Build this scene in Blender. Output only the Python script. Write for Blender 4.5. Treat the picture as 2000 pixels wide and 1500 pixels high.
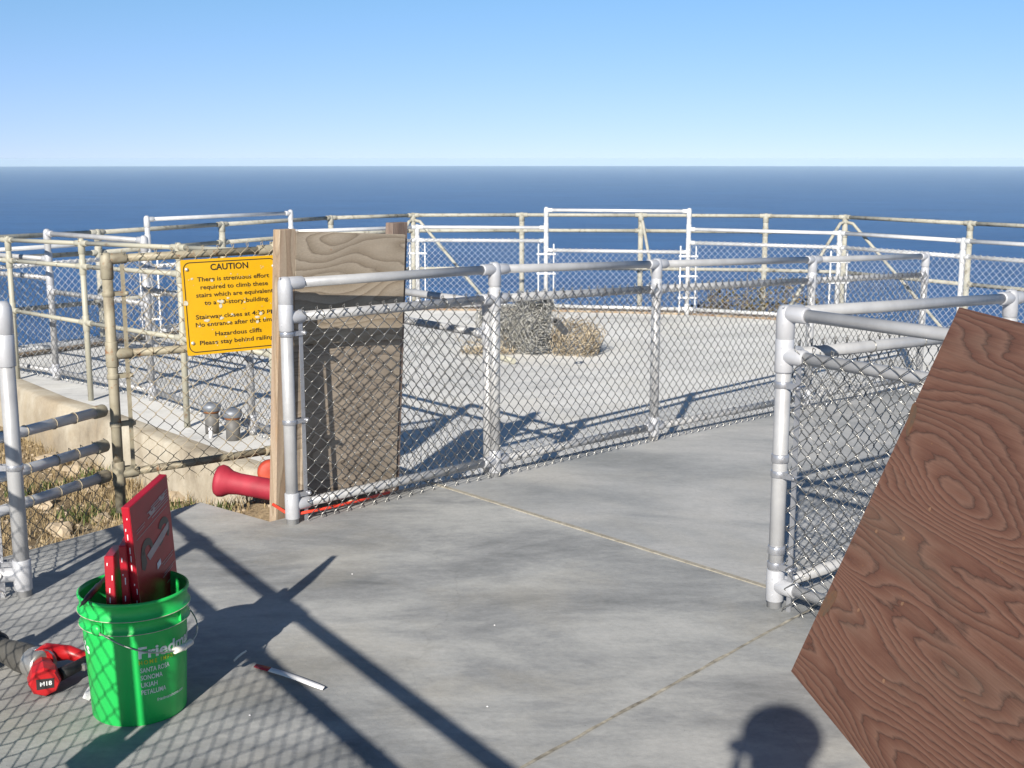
import bpy, math, random
from mathutils import Vector, Matrix, noise as mnoise
R = math.radians
scene = bpy.context.scene
for o in list(bpy.data.objects): bpy.data.objects.remove(o)
random.seed(7)

# ------------------------------------------------------------------ camera
F_PX = 2400.0; CH = 1.56; HOR = 440.0
PITCH = math.atan(HOR / F_PX)
cam = bpy.data.cameras.new('camera'); camo = bpy.data.objects.new('camera', cam)
scene.collection.objects.link(camo); scene.camera = camo
cam.sensor_width = 36.0; cam.lens = F_PX / 2000 * 36.0
cam.clip_start = 0.03; cam.clip_end = 60000
camo.location = (0, 0, CH); camo.rotation_euler = (R(90) - PITCH, 0, 0)
SP, CP = math.sin(PITCH), math.cos(PITCH)

def ray(px, py):
    dx = (px - 1000) / F_PX; dy = (750 - py) / F_PX
    return Vector((dx, CP + dy * SP, -SP + dy * CP))
def G(px, py, z=0.0):                 # point of the photograph on the level z
    d = ray(px, py); return Vector((0, 0, CH)) + d * ((z - CH) / d.z)
def D(px, depth, z):                  # column px at a depth, on level z
    x = (px - 1000) / F_PX * depth
    return Vector((x, (depth - (CH - z) * SP) / CP, z))
def W(px, py, depth):
    return Vector((0, 0, CH)) + ray(px, py) * depth

# ------------------------------------------------------------------ world, sun
SUN_EL, SUN_AZ = R(27.3), R(14.0)
to_sun = Vector((-math.cos(SUN_EL) * math.sin(SUN_AZ), -math.cos(SUN_EL) * math.cos(SUN_AZ), math.sin(SUN_EL)))
w = bpy.data.worlds.new("World"); scene.world = w; w.use_nodes = True
nt = w.node_tree; nt.nodes.clear()
out = nt.nodes.new('ShaderNodeOutputWorld'); bg = nt.nodes.new('ShaderNodeBackground')
sky = nt.nodes.new('ShaderNodeTexSky'); sky.sky_type = 'NISHITA'; sky.sun_disc = False
sky.sun_elevation = SUN_EL; sky.sun_rotation = math.pi + SUN_AZ
sky.altitude = 100; sky.air_density = 1.0; sky.dust_density = 0.15; sky.ozone_density = 3.0
tc = nt.nodes.new('ShaderNodeTexCoord'); sx = nt.nodes.new('ShaderNodeSeparateXYZ'); cx = nt.nodes.new('ShaderNodeCombineXYZ')
mx = nt.nodes.new('ShaderNodeMath'); mx.operation = 'MAXIMUM'; mx.inputs[1].default_value = 0.0
mm = nt.nodes.new('ShaderNodeMath'); mm.operation = 'MULTIPLY_ADD'; mm.inputs[1].default_value = 1.45; mm.inputs[2].default_value = 0.09
L = nt.links.new
L(tc.outputs['Generated'], sx.inputs[0]); L(sx.outputs[0], cx.inputs[0]); L(sx.outputs[1], cx.inputs[1])
L(sx.outputs[2], mx.inputs[0]); L(mx.outputs[0], mm.inputs[0]); L(mm.outputs[0], cx.inputs[2])
L(cx.outputs[0], sky.inputs[0])
hs = nt.nodes.new('ShaderNodeHueSaturation'); hs.inputs['Saturation'].default_value = 1.0
tm = nt.nodes.new('ShaderNodeMix'); tm.data_type = 'RGBA'; tm.blend_type = 'MULTIPLY'; tm.inputs[0].default_value = 1.; tr = nt.nodes.new('ShaderNodeValToRGB'); te = tr.color_ramp.elements
te[0].position = 0.; te[0].color = (.93, .80, .90, 1); te[1].position = 1.; te[1].color = (.56, .62, .62, 1)
for p_, c_ in ((.045, (.95, .90, 1.)), (.13, (.93, 1.08, 1.10)), (.35, (.80, .90, .92))):
    q_ = te.new(p_); q_.color = (*c_, 1)
L(mx.outputs[0], tr.inputs[0]); L(tr.outputs[0], tm.inputs[7])
L(sky.outputs[0], hs.inputs['Color']); L(hs.outputs[0], tm.inputs[6]); L(tm.outputs[2], bg.inputs[0]); L(bg.outputs[0], out.inputs[0])
bg.inputs[1].default_value = 0.085
sl = bpy.data.lights.new('sun', 'SUN'); slo = bpy.data.objects.new('sun', sl); scene.collection.objects.link(slo)
sl.energy = 4.6; sl.angle = R(0.53); sl.color = (1.0, 0.93, 0.82)
slo.rotation_euler = to_sun.to_track_quat('Z', 'Y').to_euler()
vs = scene.view_settings; vs.view_transform = 'Standard'; vs.look = 'None'; vs.exposure = 0.75; vs.gamma = 1
scene.cycles.max_bounces = 6; scene.cycles.transparent_max_bounces = 8

# ------------------------------------------------------------------ materials
class NB:
    def __init__(s, name):
        s.m = bpy.data.materials.new(name); s.m.use_nodes = True
        s.t = s.m.node_tree; s.b = s.t.nodes['Principled BSDF']
    def n(s, typ, **kw):
        nd = s.t.nodes.new(typ)
        for k, v in kw.items(): setattr(nd, k, v)
        return nd
    def l(s, a, b): s.t.links.new(a, b)
    def coord(s, scale=(1, 1, 1), obj=True, rot=(0, 0, 0)):
        c = s.n('ShaderNodeTexCoord'); mp = s.n('ShaderNodeMapping')
        mp.inputs['Scale'].default_value = scale; mp.inputs['Rotation'].default_value = rot
        s.l(c.outputs['Object'], mp.inputs[0]); return mp.outputs[0]
    def noise(s, vec, scale, detail=4, rough=.55, dist=0):
        nd = s.n('ShaderNodeTexNoise'); nd.inputs['Scale'].default_value = scale; nd.inputs['Detail'].default_value = detail
        nd.inputs['Roughness'].default_value = rough; nd.inputs['Distortion'].default_value = dist
        s.l(vec, nd.inputs['Vector']); return nd.outputs['Fac']
    def ramp(s, fac, stops):
        r = s.n('ShaderNodeValToRGB'); e = r.color_ramp.elements
        while len(e) > 1: e.remove(e[-1])
        e[0].position = stops[0][0]; e[0].color = (*stops[0][1], 1)
        for p, c in stops[1:]:
            x = e.new(p); x.color = (*c, 1)
        s.l(fac, r.inputs[0]); return r.outputs[0]
    def math(s, op, a, b=None, c=None):
        nd = s.n('ShaderNodeMath', operation=op)
        for i, v in enumerate((a, b, c)):
            if v is None: continue
            if isinstance(v, (int, float)): nd.inputs[i].default_value = v
            else: s.l(v, nd.inputs[i])
        return nd.outputs[0]
    def mix(s, fac, a, b, mode='MIX'):
        nd = s.n('ShaderNodeMix', data_type='RGBA', blend_type=mode)
        for i, v in ((0, fac), (6, a), (7, b)):
            if isinstance(v, (int, float)): nd.inputs[i].default_value = v
            elif isinstance(v, tuple): nd.inputs[i].default_value = (*v, 1)
            else: s.l(v, nd.inputs[i])
        return nd.outputs[2]
    def bump(s, h, strength=.3, dist=.01):
        b = s.n('ShaderNodeBump'); b.inputs['Strength'].default_value = strength; b.inputs['Distance'].default_value = dist
        s.l(h, b.inputs['Height']); s.l(b.outputs[0], s.b.inputs['Normal'])
    def set(s, col=None, rough=None, metal=None, spec=None):
        for k, v in (('Base Color', col), ('Roughness', rough), ('Metallic', metal), ('Specular IOR Level', spec)):
            if v is None: continue
            if isinstance(v, tuple): s.b.inputs[k].default_value = (*v, 1)
            elif isinstance(v, (int, float)): s.b.inputs[k].default_value = v
            else: s.l(v, s.b.inputs[k])
        return s.m

def mottled(name, c1, c2, scale=6, rough=.6, metal=0., bump=0., bscale=60, spec=.5, detail=5):
    b = NB(name); v = b.coord(); f = b.noise(v, scale, detail)
    c = b.ramp(f, [(.3, c1), (.7, c2)])
    b.set(c, rough, metal, spec)
    if bump: b.bump(b.noise(v, bscale, 3), bump, .004)
    return b.m

def metal_mat(name, base, dark, rough=.38, metal=.75):
    b = NB(name); v = b.coord()
    f = b.noise(v, 9, 6, .6); f2 = b.noise(v, 55, 3)
    c = b.ramp(f, [(.3, dark), (.62, base)])
    rr = b.math('MULTIPLY_ADD', f2, .3, rough - .13)
    b.set(c, rr, metal); b.bump(f2, .06, .002); return b.m
M = {}
M['alu'] = metal_mat('silver_pipe', (.43, .435, .445), (.34, .345, .36), .40, .22)
M['fitting'] = metal_mat('cast_fitting', (.50, .51, .54), (.41, .42, .45), .42, .25)
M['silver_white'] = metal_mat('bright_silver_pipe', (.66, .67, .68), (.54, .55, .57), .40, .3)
M['wire'] = metal_mat('galvanised_wire', (.36, .355, .34), (.20, .195, .185), .28, .85)
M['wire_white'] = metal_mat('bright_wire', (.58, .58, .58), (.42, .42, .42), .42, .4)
M['wire_old'] = mottled('weathered_wire', (.42, .36, .26), (.30, .25, .17), 8, .6, .25)
M['band'] = metal_mat('band_metal', (.50, .51, .54), (.40, .41, .45), .30, .7)

def rusty():
    b = NB('weathered_post'); v = b.coord(); f = b.noise(v, 7, 8, .65); f2 = b.noise(v, 22, 6, .7)
    c = b.ramp(f, [(.32, (.17, .14, .10)), (.46, (.29, .26, .19)), (.6, (.34, .31, .235)), (.75, (.27, .26, .22))])
    c = b.mix(b.ramp(f2, [(.58, (0, 0, 0)), (.68, (1, 1, 1))]), c, (.24, .11, .045))
    b.set(c, .62, .15); b.bump(f2, .2, .003); return b.m
M['rusty'] = rusty()
def cream():
    b = NB('cream_paint'); v = b.coord(); f2 = b.noise(v, 18, 6, .7)
    c = b.mix(b.ramp(f2, [(.60, (0, 0, 0)), (.66, (1, 1, 1))]), (.37, .36, .295), (.24, .18, .12))
    b.set(c, .5, 0.); b.bump(f2, .12, .002); return b.m
M['cream'] = cream()
def cream_old():
    b = NB('lichen_covered_cream_paint'); v = b.coord(); f2 = b.noise(v, 14, 8, .75); f3 = b.noise(v, 40, 4, .7)
    c = b.ramp(f2, [(.34, (.14, .13, .11)), (.44, (.31, .30, .25)), (.57, (.38, .375, .33)), (.7, (.31, .305, .27))])
    b.set(c, .7, 0.); b.bump(f3, .5, .01); return b.m
M['cream_old'] = cream_old()

def concrete(name, cols, warm, rough=.72, seed=0., streak=True, amt=.55):
    b = NB(name)
    c0 = b.n('ShaderNodeTexCoord'); mp = b.n('ShaderNodeMapping'); mp.inputs['Location'].default_value = (seed, seed * .7, 0)
    b.l(c0.outputs['Object'], mp.inputs[0]); v = mp.outputs[0]
    mp2 = b.n('ShaderNodeMapping'); mp2.inputs['Rotation'].default_value = (0, 0, R(-18)); mp2.inputs['Scale'].default_value = (1., 2.0, 1)
    b.l(v, mp2.inputs[0]); v2 = mp2.outputs[0]
    big = b.noise(v, .55, 5, .6, .5); st = b.noise(v2, 1.1, 9, .62, .5); fine = b.noise(v, 46, 6, .7); grit = b.noise(v, 260, 2, .6)
    brush = b.noise(v2, 9, 6, .7)
    f = b.math('MULTIPLY_ADD', st, .62, b.math('MULTIPLY', big, .38))
    f = b.math('MULTIPLY_ADD', b.math('SUBTRACT', brush, .5), .16, f)
    c = b.ramp(f, [(.37, cols[0]), (.47, cols[1]), (.545, cols[2]), (.65, cols[3])])
    wn = b.noise(v, 1.1, 6, .6, .4)
    c = b.mix(b.math('MULTIPLY', b.ramp(wn, [(.50, (0, 0, 0)), (.68, (1, 1, 1))]), amt), c, warm)
    c = b.mix(.5, c, b.ramp(fine, [(.25, (.40, .40, .40)), (.75, (.62, .62, .62))]), 'OVERLAY')
    sp = b.ramp(grit, [(.70, (0, 0, 0)), (.76, (1, 1, 1))])
    c = b.mix(b.math('MULTIPLY', sp, .22), c, (.55, .53, .48))
    sk = b.ramp(b.noise(v, 120, 3, .5), [(.27, (1, 1, 1)), (.31, (0, 0, 0))])
    c = b.mix(b.math('MULTIPLY', sk, .5), c, (.10, .10, .095))
    # hairline cracks
    vo = b.n('ShaderNodeTexVoronoi', feature='DISTANCE_TO_EDGE'); vo.inputs['Scale'].default_value = .55
    mv = b.n('ShaderNodeVectorMath', operation='ADD'); nn = b.n('ShaderNodeTexNoise'); nn.inputs['Scale'].default_value = 1.3; nn.inputs['Detail'].default_value = 6
    b.l(v, nn.inputs['Vector']); b.l(v, mv.inputs[0]); b.l(nn.outputs['Color'], mv.inputs[1]); b.l(mv.outputs[0], vo.inputs['Vector'])
    cr = b.ramp(vo.outputs['Distance'], [(.0, (1, 1, 1)), (.0022, (0, 0, 0))])
    c = b.mix(b.math('MULTIPLY', cr, .16), c, (.14, .14, .13))
    b.set(c, rough, 0., .35)
    smear = b.noise(v2, 3.2, 10, .72, 1.2)
    c = b.mix(b.math('MULTIPLY', b.ramp(smear, [(.54, (0, 0, 0)), (.70, (1, 1, 1))]), .20), c, cols[0])
    b.set(c)
    h = b.math('MULTIPLY_ADD', grit, .35, b.math('MULTIPLY_ADD', brush, .5, fine))
    b.bump(h, .32, .004)
    return b.m
M['deck'] = concrete('grey_concrete', [(.16, .168, .172), (.265, .272, .276), (.36, .365, .36), (.45, .45, .44)], (.38, .355, .30), amt=.5)
M['ramp'] = concrete('grey_ramp_concrete', [(.25, .26, .265), (.33, .338, .342), (.40, .403, .402), (.47, .468, .46)], (.41, .395, .36), seed=13, amt=.35)
M['platform'] = concrete('pale_concrete', [(.46, .462, .455), (.60, .598, .585), (.68, .677, .66), (.73, .725, .71)], (.62, .60, .545), seed=31, amt=.5)
M['wall'] = concrete('sandy_wall_concrete', [(.20, .17, .13), (.31, .27, .21), (.40, .36, .29), (.48, .45, .38)], (.33, .265, .18), seed=47, rough=.9, amt=.9)
M['kerb'] = mottled('stained_kerb', (.20, .12, .07), (.42, .34, .24), 7, .9)
M['joint_wood'] = mottled('weathered_joint_wood', (.22, .20, .16), (.38, .355, .30), 30, .8, bump=.4, bscale=200)
M['joint_sand'] = mottled('sandy_joint', (.13, .12, .10), (.42, .39, .32), 24, .9, bump=.3)

def grain_wood(name, cols, line, freq=9., stretch=(1.0, 1.0, 1.0), rough=.7, blot=None, linew=.12, scale=1.1, blotamt=.8):
    b = NB(name); v = b.coord(stretch)
    n1 = b.noise(v, scale, 2.2, .5, .25)
    n2 = b.noise(v, scale * 9, 3, .6)
    n4 = b.noise(v, scale * 34, 4, .7); n1 = b.math('MULTIPLY_ADD', n2, .022, n1); n1 = b.math('MULTIPLY_ADD', n4, .006, n1)
    k = b.math('MULTIPLY', n1, freq); fr = b.math('FRACT', k)
    band = b.ramp(fr, [(0., cols[2]), (.55, cols[1]), (.93, cols[0])])
    ln = b.ramp(fr, [(.0, (1, 1, 1)), (linew * .55, (.55, .55, .55)), (linew, (0, 0, 0)), (1 - linew * .35, (0, 0, 0)), (1., (1, 1, 1))])
    c = b.mix(b.math('MULTIPLY', ln, .62), band, line)
    fib = b.n('ShaderNodeMapping'); fib.inputs['Scale'].default_value = (1.5, 60, 60); b.l(v, fib.inputs[0])
    f3 = b.noise(fib.outputs[0], 3, 4, .7)
    c = b.mix(.55, c, b.ramp(f3, [(.3, (.36, .36, .36)), (.7, (.64, .64, .64))]), 'OVERLAY')
    bl = b.noise(v, scale * 1.6, 6, .6)
    if blot: c = b.mix(b.math('MULTIPLY', b.ramp(bl, [(.52, (0, 0, 0)), (.70, (1, 1, 1))]), blotamt), c, blot)
    sp = b.noise(b.coord((1, 1, 1)), 38, 2, .5)
    c = b.mix(b.math('MULTIPLY', b.ramp(sp, [(.745, (0, 0, 0)), (.78, (1, 1, 1))]), .4), c, (.30, .15, .06))
    b.set(c, rough, 0., .3)
    h = b.math('MULTIPLY_ADD', f3, .35, b.math('MULTIPLY', fr, -1.2)); b.bump(h, .45, .003)
    return b.m
M['plywood'] = grain_wood('stained_plywood', [(.125, .056, .038), (.160, .078, .053), (.200, .110, .079)], (.034, .018, .014), 84, (.17, 1.0, 1.0), blot=(.145, .112, .082), scale=1.75, linew=.19, blotamt=.6)
M['ply_edge'] = mottled('plywood_edge', (.16, .10, .07), (.40, .28, .18), 60, .8)
M['board'] = grain_wood('weathered_board', [(.26, .21, .155), (.33, .275, .21), (.38, .32, .25)], (.13, .10, .07), 22, (.55, .55, 2.6), blot=(.33, .29, .235), scale=1.3)
M['lower_board'] = grain_wood('weathered_lower_board', [(.23, .19, .15), (.30, .25, .20), (.35, .295, .235)], (.10, .075, .055), 26, (.6, .6, 3.2), blot=(.22, .19, .15), scale=1.2)
M['post_wood'] = grain_wood('weathered_timber', [(.27, .20, .14), (.33, .25, .185), (.37, .30, .22)], (.17, .12, .08), 7, (3., 3, .35), blot=(.36, .22, .11), scale=3.)
M['redwood'] = grain_wood('dark_timber', [(.15, .105, .085), (.19, .14, .115), (.23, .175, .145)], (.09, .06, .05), 8, (5., 5, .25), blot=(.13, .11, .10), scale=4.)

def sea_mat():
    b = NB('sea_water'); g = b.n('ShaderNodeNewGeometry'); v = g.outputs['Position']
    mp = b.n('ShaderNodeMapping'); mp.inputs['Scale'].default_value = (.35, 1, 1); b.l(v, mp.inputs[0])
    n1 = b.noise(mp.outputs[0], .012, 6, .6, .3); n2 = b.noise(mp.outputs[0], .09, 6, .7); n3 = b.noise(v, .9, 4, .7)
    f = b.math('MULTIPLY_ADD', n2, .5, b.math('MULTIPLY', n1, .5))
    c = b.ramp(f, [(.36, (.010, .068, .215)), (.62, (.028, .120, .320))])
    b.set(c, .42, 0., .22); b.b.inputs['IOR'].default_value = 1.33
    h = b.math('MULTIPLY_ADD', n2, 3., n3); b.bump(h, .5, 1.0)
    return b.m
M['sea'] = sea_mat()
def dirt_mat():
    b = NB('sandy_dirt'); v = b.coord(); a = b.noise(v, 1.7, 6, .65, .3); f = b.noise(v, 26, 6, .75)
    c = b.ramp(a, [(.33, (.10, .075, .045)), (.45, (.25, .19, .12)), (.56, (.36, .28, .18)), (.68, (.47, .38, .26))])
    c = b.mix(.75, c, b.ramp(f, [(.3, (.22, .22, .22)), (.72, (.75, .75, .75))]), 'OVERLAY')
    b.set(c, .95, 0., .2); b.bump(b.math('MULTIPLY_ADD', b.noise(v, 90, 3), .4, f), .9, .025); return b.m
M['dirt'] = dirt_mat()
def leaf(name, c1, c2):
    b = NB(name); v = b.coord(); c = b.ramp(b.noise(v, 9, 3), [(.35, c1), (.65, c2)]); b.set(c, .8, 0., .2); return b.m
M['grass'] = leaf('dry_grass', (.22, .16, .085), (.42, .33, .19))
M['weed'] = leaf('green_weed', (.045, .075, .02), (.12, .15, .05))
M['shrub'] = leaf('coastal_shrub', (.09, .085, .03), (.24, .17, .075))
M['shrub2'] = leaf('coastal_shrub_twigs', (.16, .12, .085), (.27, .22, .17))
M['rock'] = mottled('sandstone', (.28, .22, .15), (.46, .38, .28), 9, .9, bump=.6, bscale=30)
def plain(name, col, rough=.5, metal=0., spec=.5, var=.12, scale=14, bump=0.):
    lo = tuple(c * (1 - var) for c in col); hi = tuple(min(1, c * (1 + var)) for c in col)
    return mottled(name, lo, hi, scale, rough, metal, bump, 90, spec)
M['yellow'] = plain('yellow_enamel', (.60, .335, .006), .42, var=.05)
M['black'] = plain('black_paint', (.02, .018, .015), .5)
M['scuff'] = plain('worn_metal', (.50, .47, .38), .6, var=.2, scale=80)
M['bolt'] = plain('bolt_head', (.68, .66, .58), .35, .6)
M['green'] = plain('green_plastic', (.016, .47, .09), .34, var=.07, scale=5)
def plastic():
    b = NB('scuffed_green_plastic'); v = b.coord(); n1 = b.noise(v, 16, 8, .75); n2 = b.noise(b.coord((30, 30, 4)), 4, 5, .7)
    c = b.ramp(b.noise(v, 5, 3), [(.3, (.014, .43, .08)), (.7, (.018, .50, .10))])
    c = b.mix(b.math('MULTIPLY', b.ramp(n1, [(.60, (0, 0, 0)), (.74, (1, 1, 1))]), .30), c, (.16, .30, .14))
    c = b.mix(b.math('MULTIPLY', b.ramp(n2, [(.66, (0, 0, 0)), (.72, (1, 1, 1))]), .25), c, (.22, .50, .24))
    b.set(c, b.math('MULTIPLY_ADD', n1, .35, .22), 0.); return b.m
M['green'] = plastic()
M['green_in'] = M['green']
M['white_print'] = plain('white_print', (.62, .70, .68), .5, var=.12, scale=60)
M['yellow_print'] = plain('yellow_print', (.42, .50, .02), .5, var=.2, scale=60)
M['wirebail'] = plain('bail_wire', (.40, .40, .38), .35, .8)
M['grip'] = plain('plastic_grip', (.72, .70, .62), .4)
M['carton'] = plain('red_carton', (.34, .006, .018), .38, var=.15, scale=10)
M['carton_bright'] = plain('red_carton_edge', (.60, .022, .04), .3, var=.12, scale=12)
M['cardboard'] = plain('raw_cardboard', (.45, .36, .24), .8, var=.2, scale=60)
M['print_grey'] = plain('grey_print', (.42, .34, .33), .5)
M['print_dark'] = plain('dark_print', (.035, .03, .032), .4)
M['white_label'] = plain('white_label', (.72, .72, .74), .6, var=.06)
M['red_pipe'] = mottled('faded_red_paint', (.22, .010, .024), (.36, .022, .045), 9, .65, bump=.15)
M['orange_red'] = mottled('rusty_red_paint', (.34, .03, .015), (.45, .07, .035), 14, .6, bump=.3)
M['bore_shade'] = plain('painted_bore_shade', (.06, .015, .015), .8)  # dark red standing in for the shade inside the pipe
M['tool_red'] = plain('tool_red', (.42, .012, .016), .38, var=.12)
M['rubber'] = plain('grey_rubber', (.075, .072, .065), .6, var=.25)
M['black_rubber'] = plain('black_rubber', (.018, .018, .02), .5)
M['tool_metal'] = plain('tool_metal', (.45, .44, .42), .35, .7)
M['red_cord'] = plain('red_cord', (.75, .06, .03), .45)
M['vent_grey'] = mottled('vent_pipe_paint', (.10, .10, .10), (.17, .165, .16), 8, .6, .1)
M['vent_cap'] = mottled('vent_cap', (.16, .18, .21), (.25, .27, .31), 10, .5, .4)
M['rust'] = plain('rust', (.22, .09, .035), .8, var=.3, scale=40)
M['skin'] = plain('skin', (.55, .36, .27), .5)
M['cloth'] = plain('jacket_cloth', (.10, .12, .17), .8)
M['trouser'] = plain('trouser_cloth', (.16, .14, .11), .8)
M['roll_grey'] = mottled('old_grey_wire', (.10, .10, .09), (.72, .71, .67), 30, .5, .2)  # dark end of the mottle stands in for shaded gaps between wires
M['roll_tan'] = mottled('corroded_tan_wire', (.12, .09, .06), (.72, .62, .46), 28, .75, .1)  # corroded tan; its darkest mottle also paints shade between wires

# ------------------------------------------------------------------ mesh helpers
def perp(d):
    d = d.normalized(); a = Vector((0, 0, 1)) if abs(d.z) < .9 else Vector((1, 0, 0))
    x = d.cross(a).normalized(); return x, d.cross(x).normalized()
class MB:
    def __init__(s): s.v = []; s.f = []; s.sm = []; s.mi = []; s.cur = 0
    def face(s, f, sm=False): s.f.append(f); s.sm.append(sm); s.mi.append(s.cur)
    def tube(s, pts, r, sides=12, caps=True, smooth=True, closed=False):
        pts = [Vector(p) for p in pts]; n = len(pts); base = len(s.v)
        rs = r if isinstance(r, (list, tuple)) else [r] * n
        t0 = (pts[1] - pts[0]).normalized(); x, y = perp(t0); prev = t0
        for i in range(n):
            if closed: t = (pts[(i + 1) % n] - pts[i - 1]).normalized()
            elif i == 0: t = t0
            elif i == n - 1: t = (pts[-1] - pts[-2]).normalized()
            else:
                t = (pts[i + 1] - pts[i]).normalized() + (pts[i] - pts[i - 1]).normalized()
                t = t.normalized() if t.length > 1e-6 else prev
            q = prev.rotation_difference(t); x = q @ x; y = q @ y; prev = t
            x = (x - t * x.dot(t)).normalized(); y = t.cross(x)
            for k in range(sides):
                a = 2 * math.pi * k / sides
                s.v.append(tuple(pts[i] + (x * math.cos(a) + y * math.sin(a)) * rs[i]))
        m = n if closed else n - 1
        for i in range(m):
            j = (i + 1) % n
            for k in range(sides):
                k2 = (k + 1) % sides
                s.face((base + i * sides + k, base + i * sides + k2, base + j * sides + k2, base + j * sides + k), smooth)
        if caps and not closed:
            s.face(tuple(base + k for k in range(sides))[::-1]); s.face(tuple(base + (n - 1) * sides + k for k in range(sides)))
    def lathe(s, a, b, prof, sides=20, smooth=True, caps=True):
        """profile = (distance along the axis in metres, radius)"""
        a = Vector(a); d = (Vector(b) - a).normalized(); x, y = perp(d); base = len(s.v)
        for h, r in prof:
            for k in range(sides):
                t = 2 * math.pi * k / sides
                s.v.append(tuple(a + d * h + (x * math.cos(t) + y * math.sin(t)) * r))
        for i in range(len(prof) - 1):
            for k in range(sides):
                k2 = (k + 1) % sides
                s.face((base + i * sides + k, base + i * sides + k2, base + (i + 1) * sides + k2, base + (i + 1) * sides + k), smooth)
        if caps:
            s.face(tuple(base + k for k in range(sides))[::-1]); s.face(tuple(base + (len(prof) - 1) * sides + k for k in range(sides)))
    def sleeve(s, a, b, r, bev=.004, sides=20):
        L_ = (Vector(b) - Vector(a)).length
        s.lathe(a, b, [(0, r - bev), (bev * .4, r - bev * .3), (bev, r), (L_ - bev, r), (L_ - bev * .4, r - bev * .3), (L_, r - bev)], sides)
    def ball(s, c, r, n=10, sc=(1, 1, 1)):
        c = Vector(c); base = len(s.v); m = n * 2
        for i in range(1, n):
            th = math.pi * i / n
            for k in range(m):
                ph = 2 * math.pi * k / m
                s.v.append((c.x + r * sc[0] * math.sin(th) * math.cos(ph), c.y + r * sc[1] * math.sin(th) * math.sin(ph), c.z + r * sc[2] * math.cos(th)))
        for i in range(n - 2):
            for k in range(m):
                k2 = (k + 1) % m
                s.face((base + i * m + k, base + (i + 1) * m + k, base + (i + 1) * m + k2, base + i * m + k2), True)
        t = len(s.v); s.v.append((c.x, c.y, c.z + r * sc[2])); s.v.append((c.x, c.y, c.z - r * sc[2]))
        for k in range(m):
            k2 = (k + 1) % m
            s.face((t, base + k, base + k2), True); s.face((t + 1, base + (n - 2) * m + k2, base + (n - 2) * m + k), True)
    def obox(s, o, ax, ay, az, bev=0.):
        """box from corner o with edge vectors"""
        o, ax, ay, az = map(Vector, (o, ax, ay, az)); b = len(s.v)
        if bev <= 0:
            for k in range(8):
                s.v.append(tuple(o + ax * (k & 1) + ay * ((k >> 1) & 1) + az * ((k >> 2) & 1)))
            fs = [(0, 2, 3, 1), (4, 5, 7, 6), (0, 1, 5, 4), (2, 6, 7, 3), (0, 4, 6, 2), (1, 3, 7, 5)]
            if ax.cross(ay).dot(az) < 0: fs = [f[::-1] for f in fs]
            for f in fs: s.face(tuple(b + i for i in f))
            return
        L_ = [ax.length, ay.length, az.length]; u = [ax.normalized(), ay.normalized(), az.normalized()]
        idx = {}
        flip = ax.cross(ay).dot(az) < 0
        for cx_ in (0, 1):
            for cy_ in (0, 1):
                for cz_ in (0, 1):
                    cc = (cx_, cy_, cz_)
                    for fa in range(3):
                        p = Vector(o)
                        for k in range(3):
                            inset = 0 if k == fa else bev
                            p += u[k] * ((L_[k] - inset) if cc[k] else inset)
                        idx[(cc, fa)] = len(s.v); s.v.append(tuple(p))
        def add(f):
            s.face(tuple(f[::-1]) if flip else tuple(f))
        for fa in range(3):
            a1, a2 = (fa + 1) % 3, (fa + 2) % 3
            for sd in (0, 1):
                q = []
                for p, r_ in ((0, 0), (1, 0), (1, 1), (0, 1)):
                    cc = [0, 0, 0]; cc[fa] = sd; cc[a1] = p; cc[a2] = r_; q.append(idx[(tuple(cc), fa)])
                add(q if sd else q[::-1])
        for ed in range(3):
            a1, a2 = (ed + 1) % 3, (ed + 2) % 3
            for s1 in (0, 1):
                for s2 in (0, 1):
                    c0 = [0, 0, 0]; c0[a1] = s1; c0[a2] = s2; c1 = list(c0); c1[ed] = 1
                    q = [idx[(tuple(c0), a1)], idx[(tuple(c1), a1)], idx[(tuple(c1), a2)], idx[(tuple(c0), a2)]]
                    add(q if (s1 ^ s2) else q[::-1])
        for cc in [(a_, b_, c_) for a_ in (0, 1) for b_ in (0, 1) for c_ in (0, 1)]:
            q = [idx[(cc, 0)], idx[(cc, 1)], idx[(cc, 2)]]
            add(q if (sum(cc) % 2) else q[::-1])
    def prism(s, pts, zt, zb):
        """polygon (ccw) with its top at zt (number or function) and bottom zb"""
        b = len(s.v); n = len(pts)
        zf = zt if callable(zt) else (lambda x, y: zt)
        for p in pts: s.v.append((p[0], p[1], zf(p[0], p[1])))
        for p in pts: s.v.append((p[0], p[1], zb))
        s.face(tuple(range(b, b + n))); s.face(tuple(range(b + n, b + 2 * n))[::-1])
        for i in range(n):
            j = (i + 1) % n; s.face((b + i, b + n + i, b + n + j, b + j))
    def build(s, name, mat, parent=None, loc=None):
        me = bpy.data.meshes.new(name)
        v = s.v
        if parent is not None and loc is None: off = Vector(parent.location)
        else: off = Vector(loc) if loc is not None else Vector((0, 0, 0))
        if off.length > 0: v = [(p[0] - off.x, p[1] - off.y, p[2] - off.z) for p in v]
        me.from_pydata(v, [], s.f)
        me.polygons.foreach_set('use_smooth', s.sm)
        for m in (mat if isinstance(mat, (list, tuple)) else [mat]): me.materials.append(m)
        if any(s.mi): me.polygons.foreach_set('material_index', s.mi)
        me.update()
        o = bpy.data.objects.new(name, me); scene.collection.objects.link(o)
        if parent is not None:
            o.parent = parent
        elif loc is not None: o.location = loc
        return o
def tag(o, label=None, cat=None, group=None, kind=None):
    if label: o['label'] = label
    if cat: o['category'] = cat
    if group: o['group'] = group
    if kind: o['kind'] = kind
    return o
def thing(name, label, cat, loc=(0, 0, 0), group=None):
    o = bpy.data.objects.new(name, None); o.empty_display_size = .1; o.location = loc; scene.collection.objects.link(o)
    return tag(o, label, cat, group)
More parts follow.
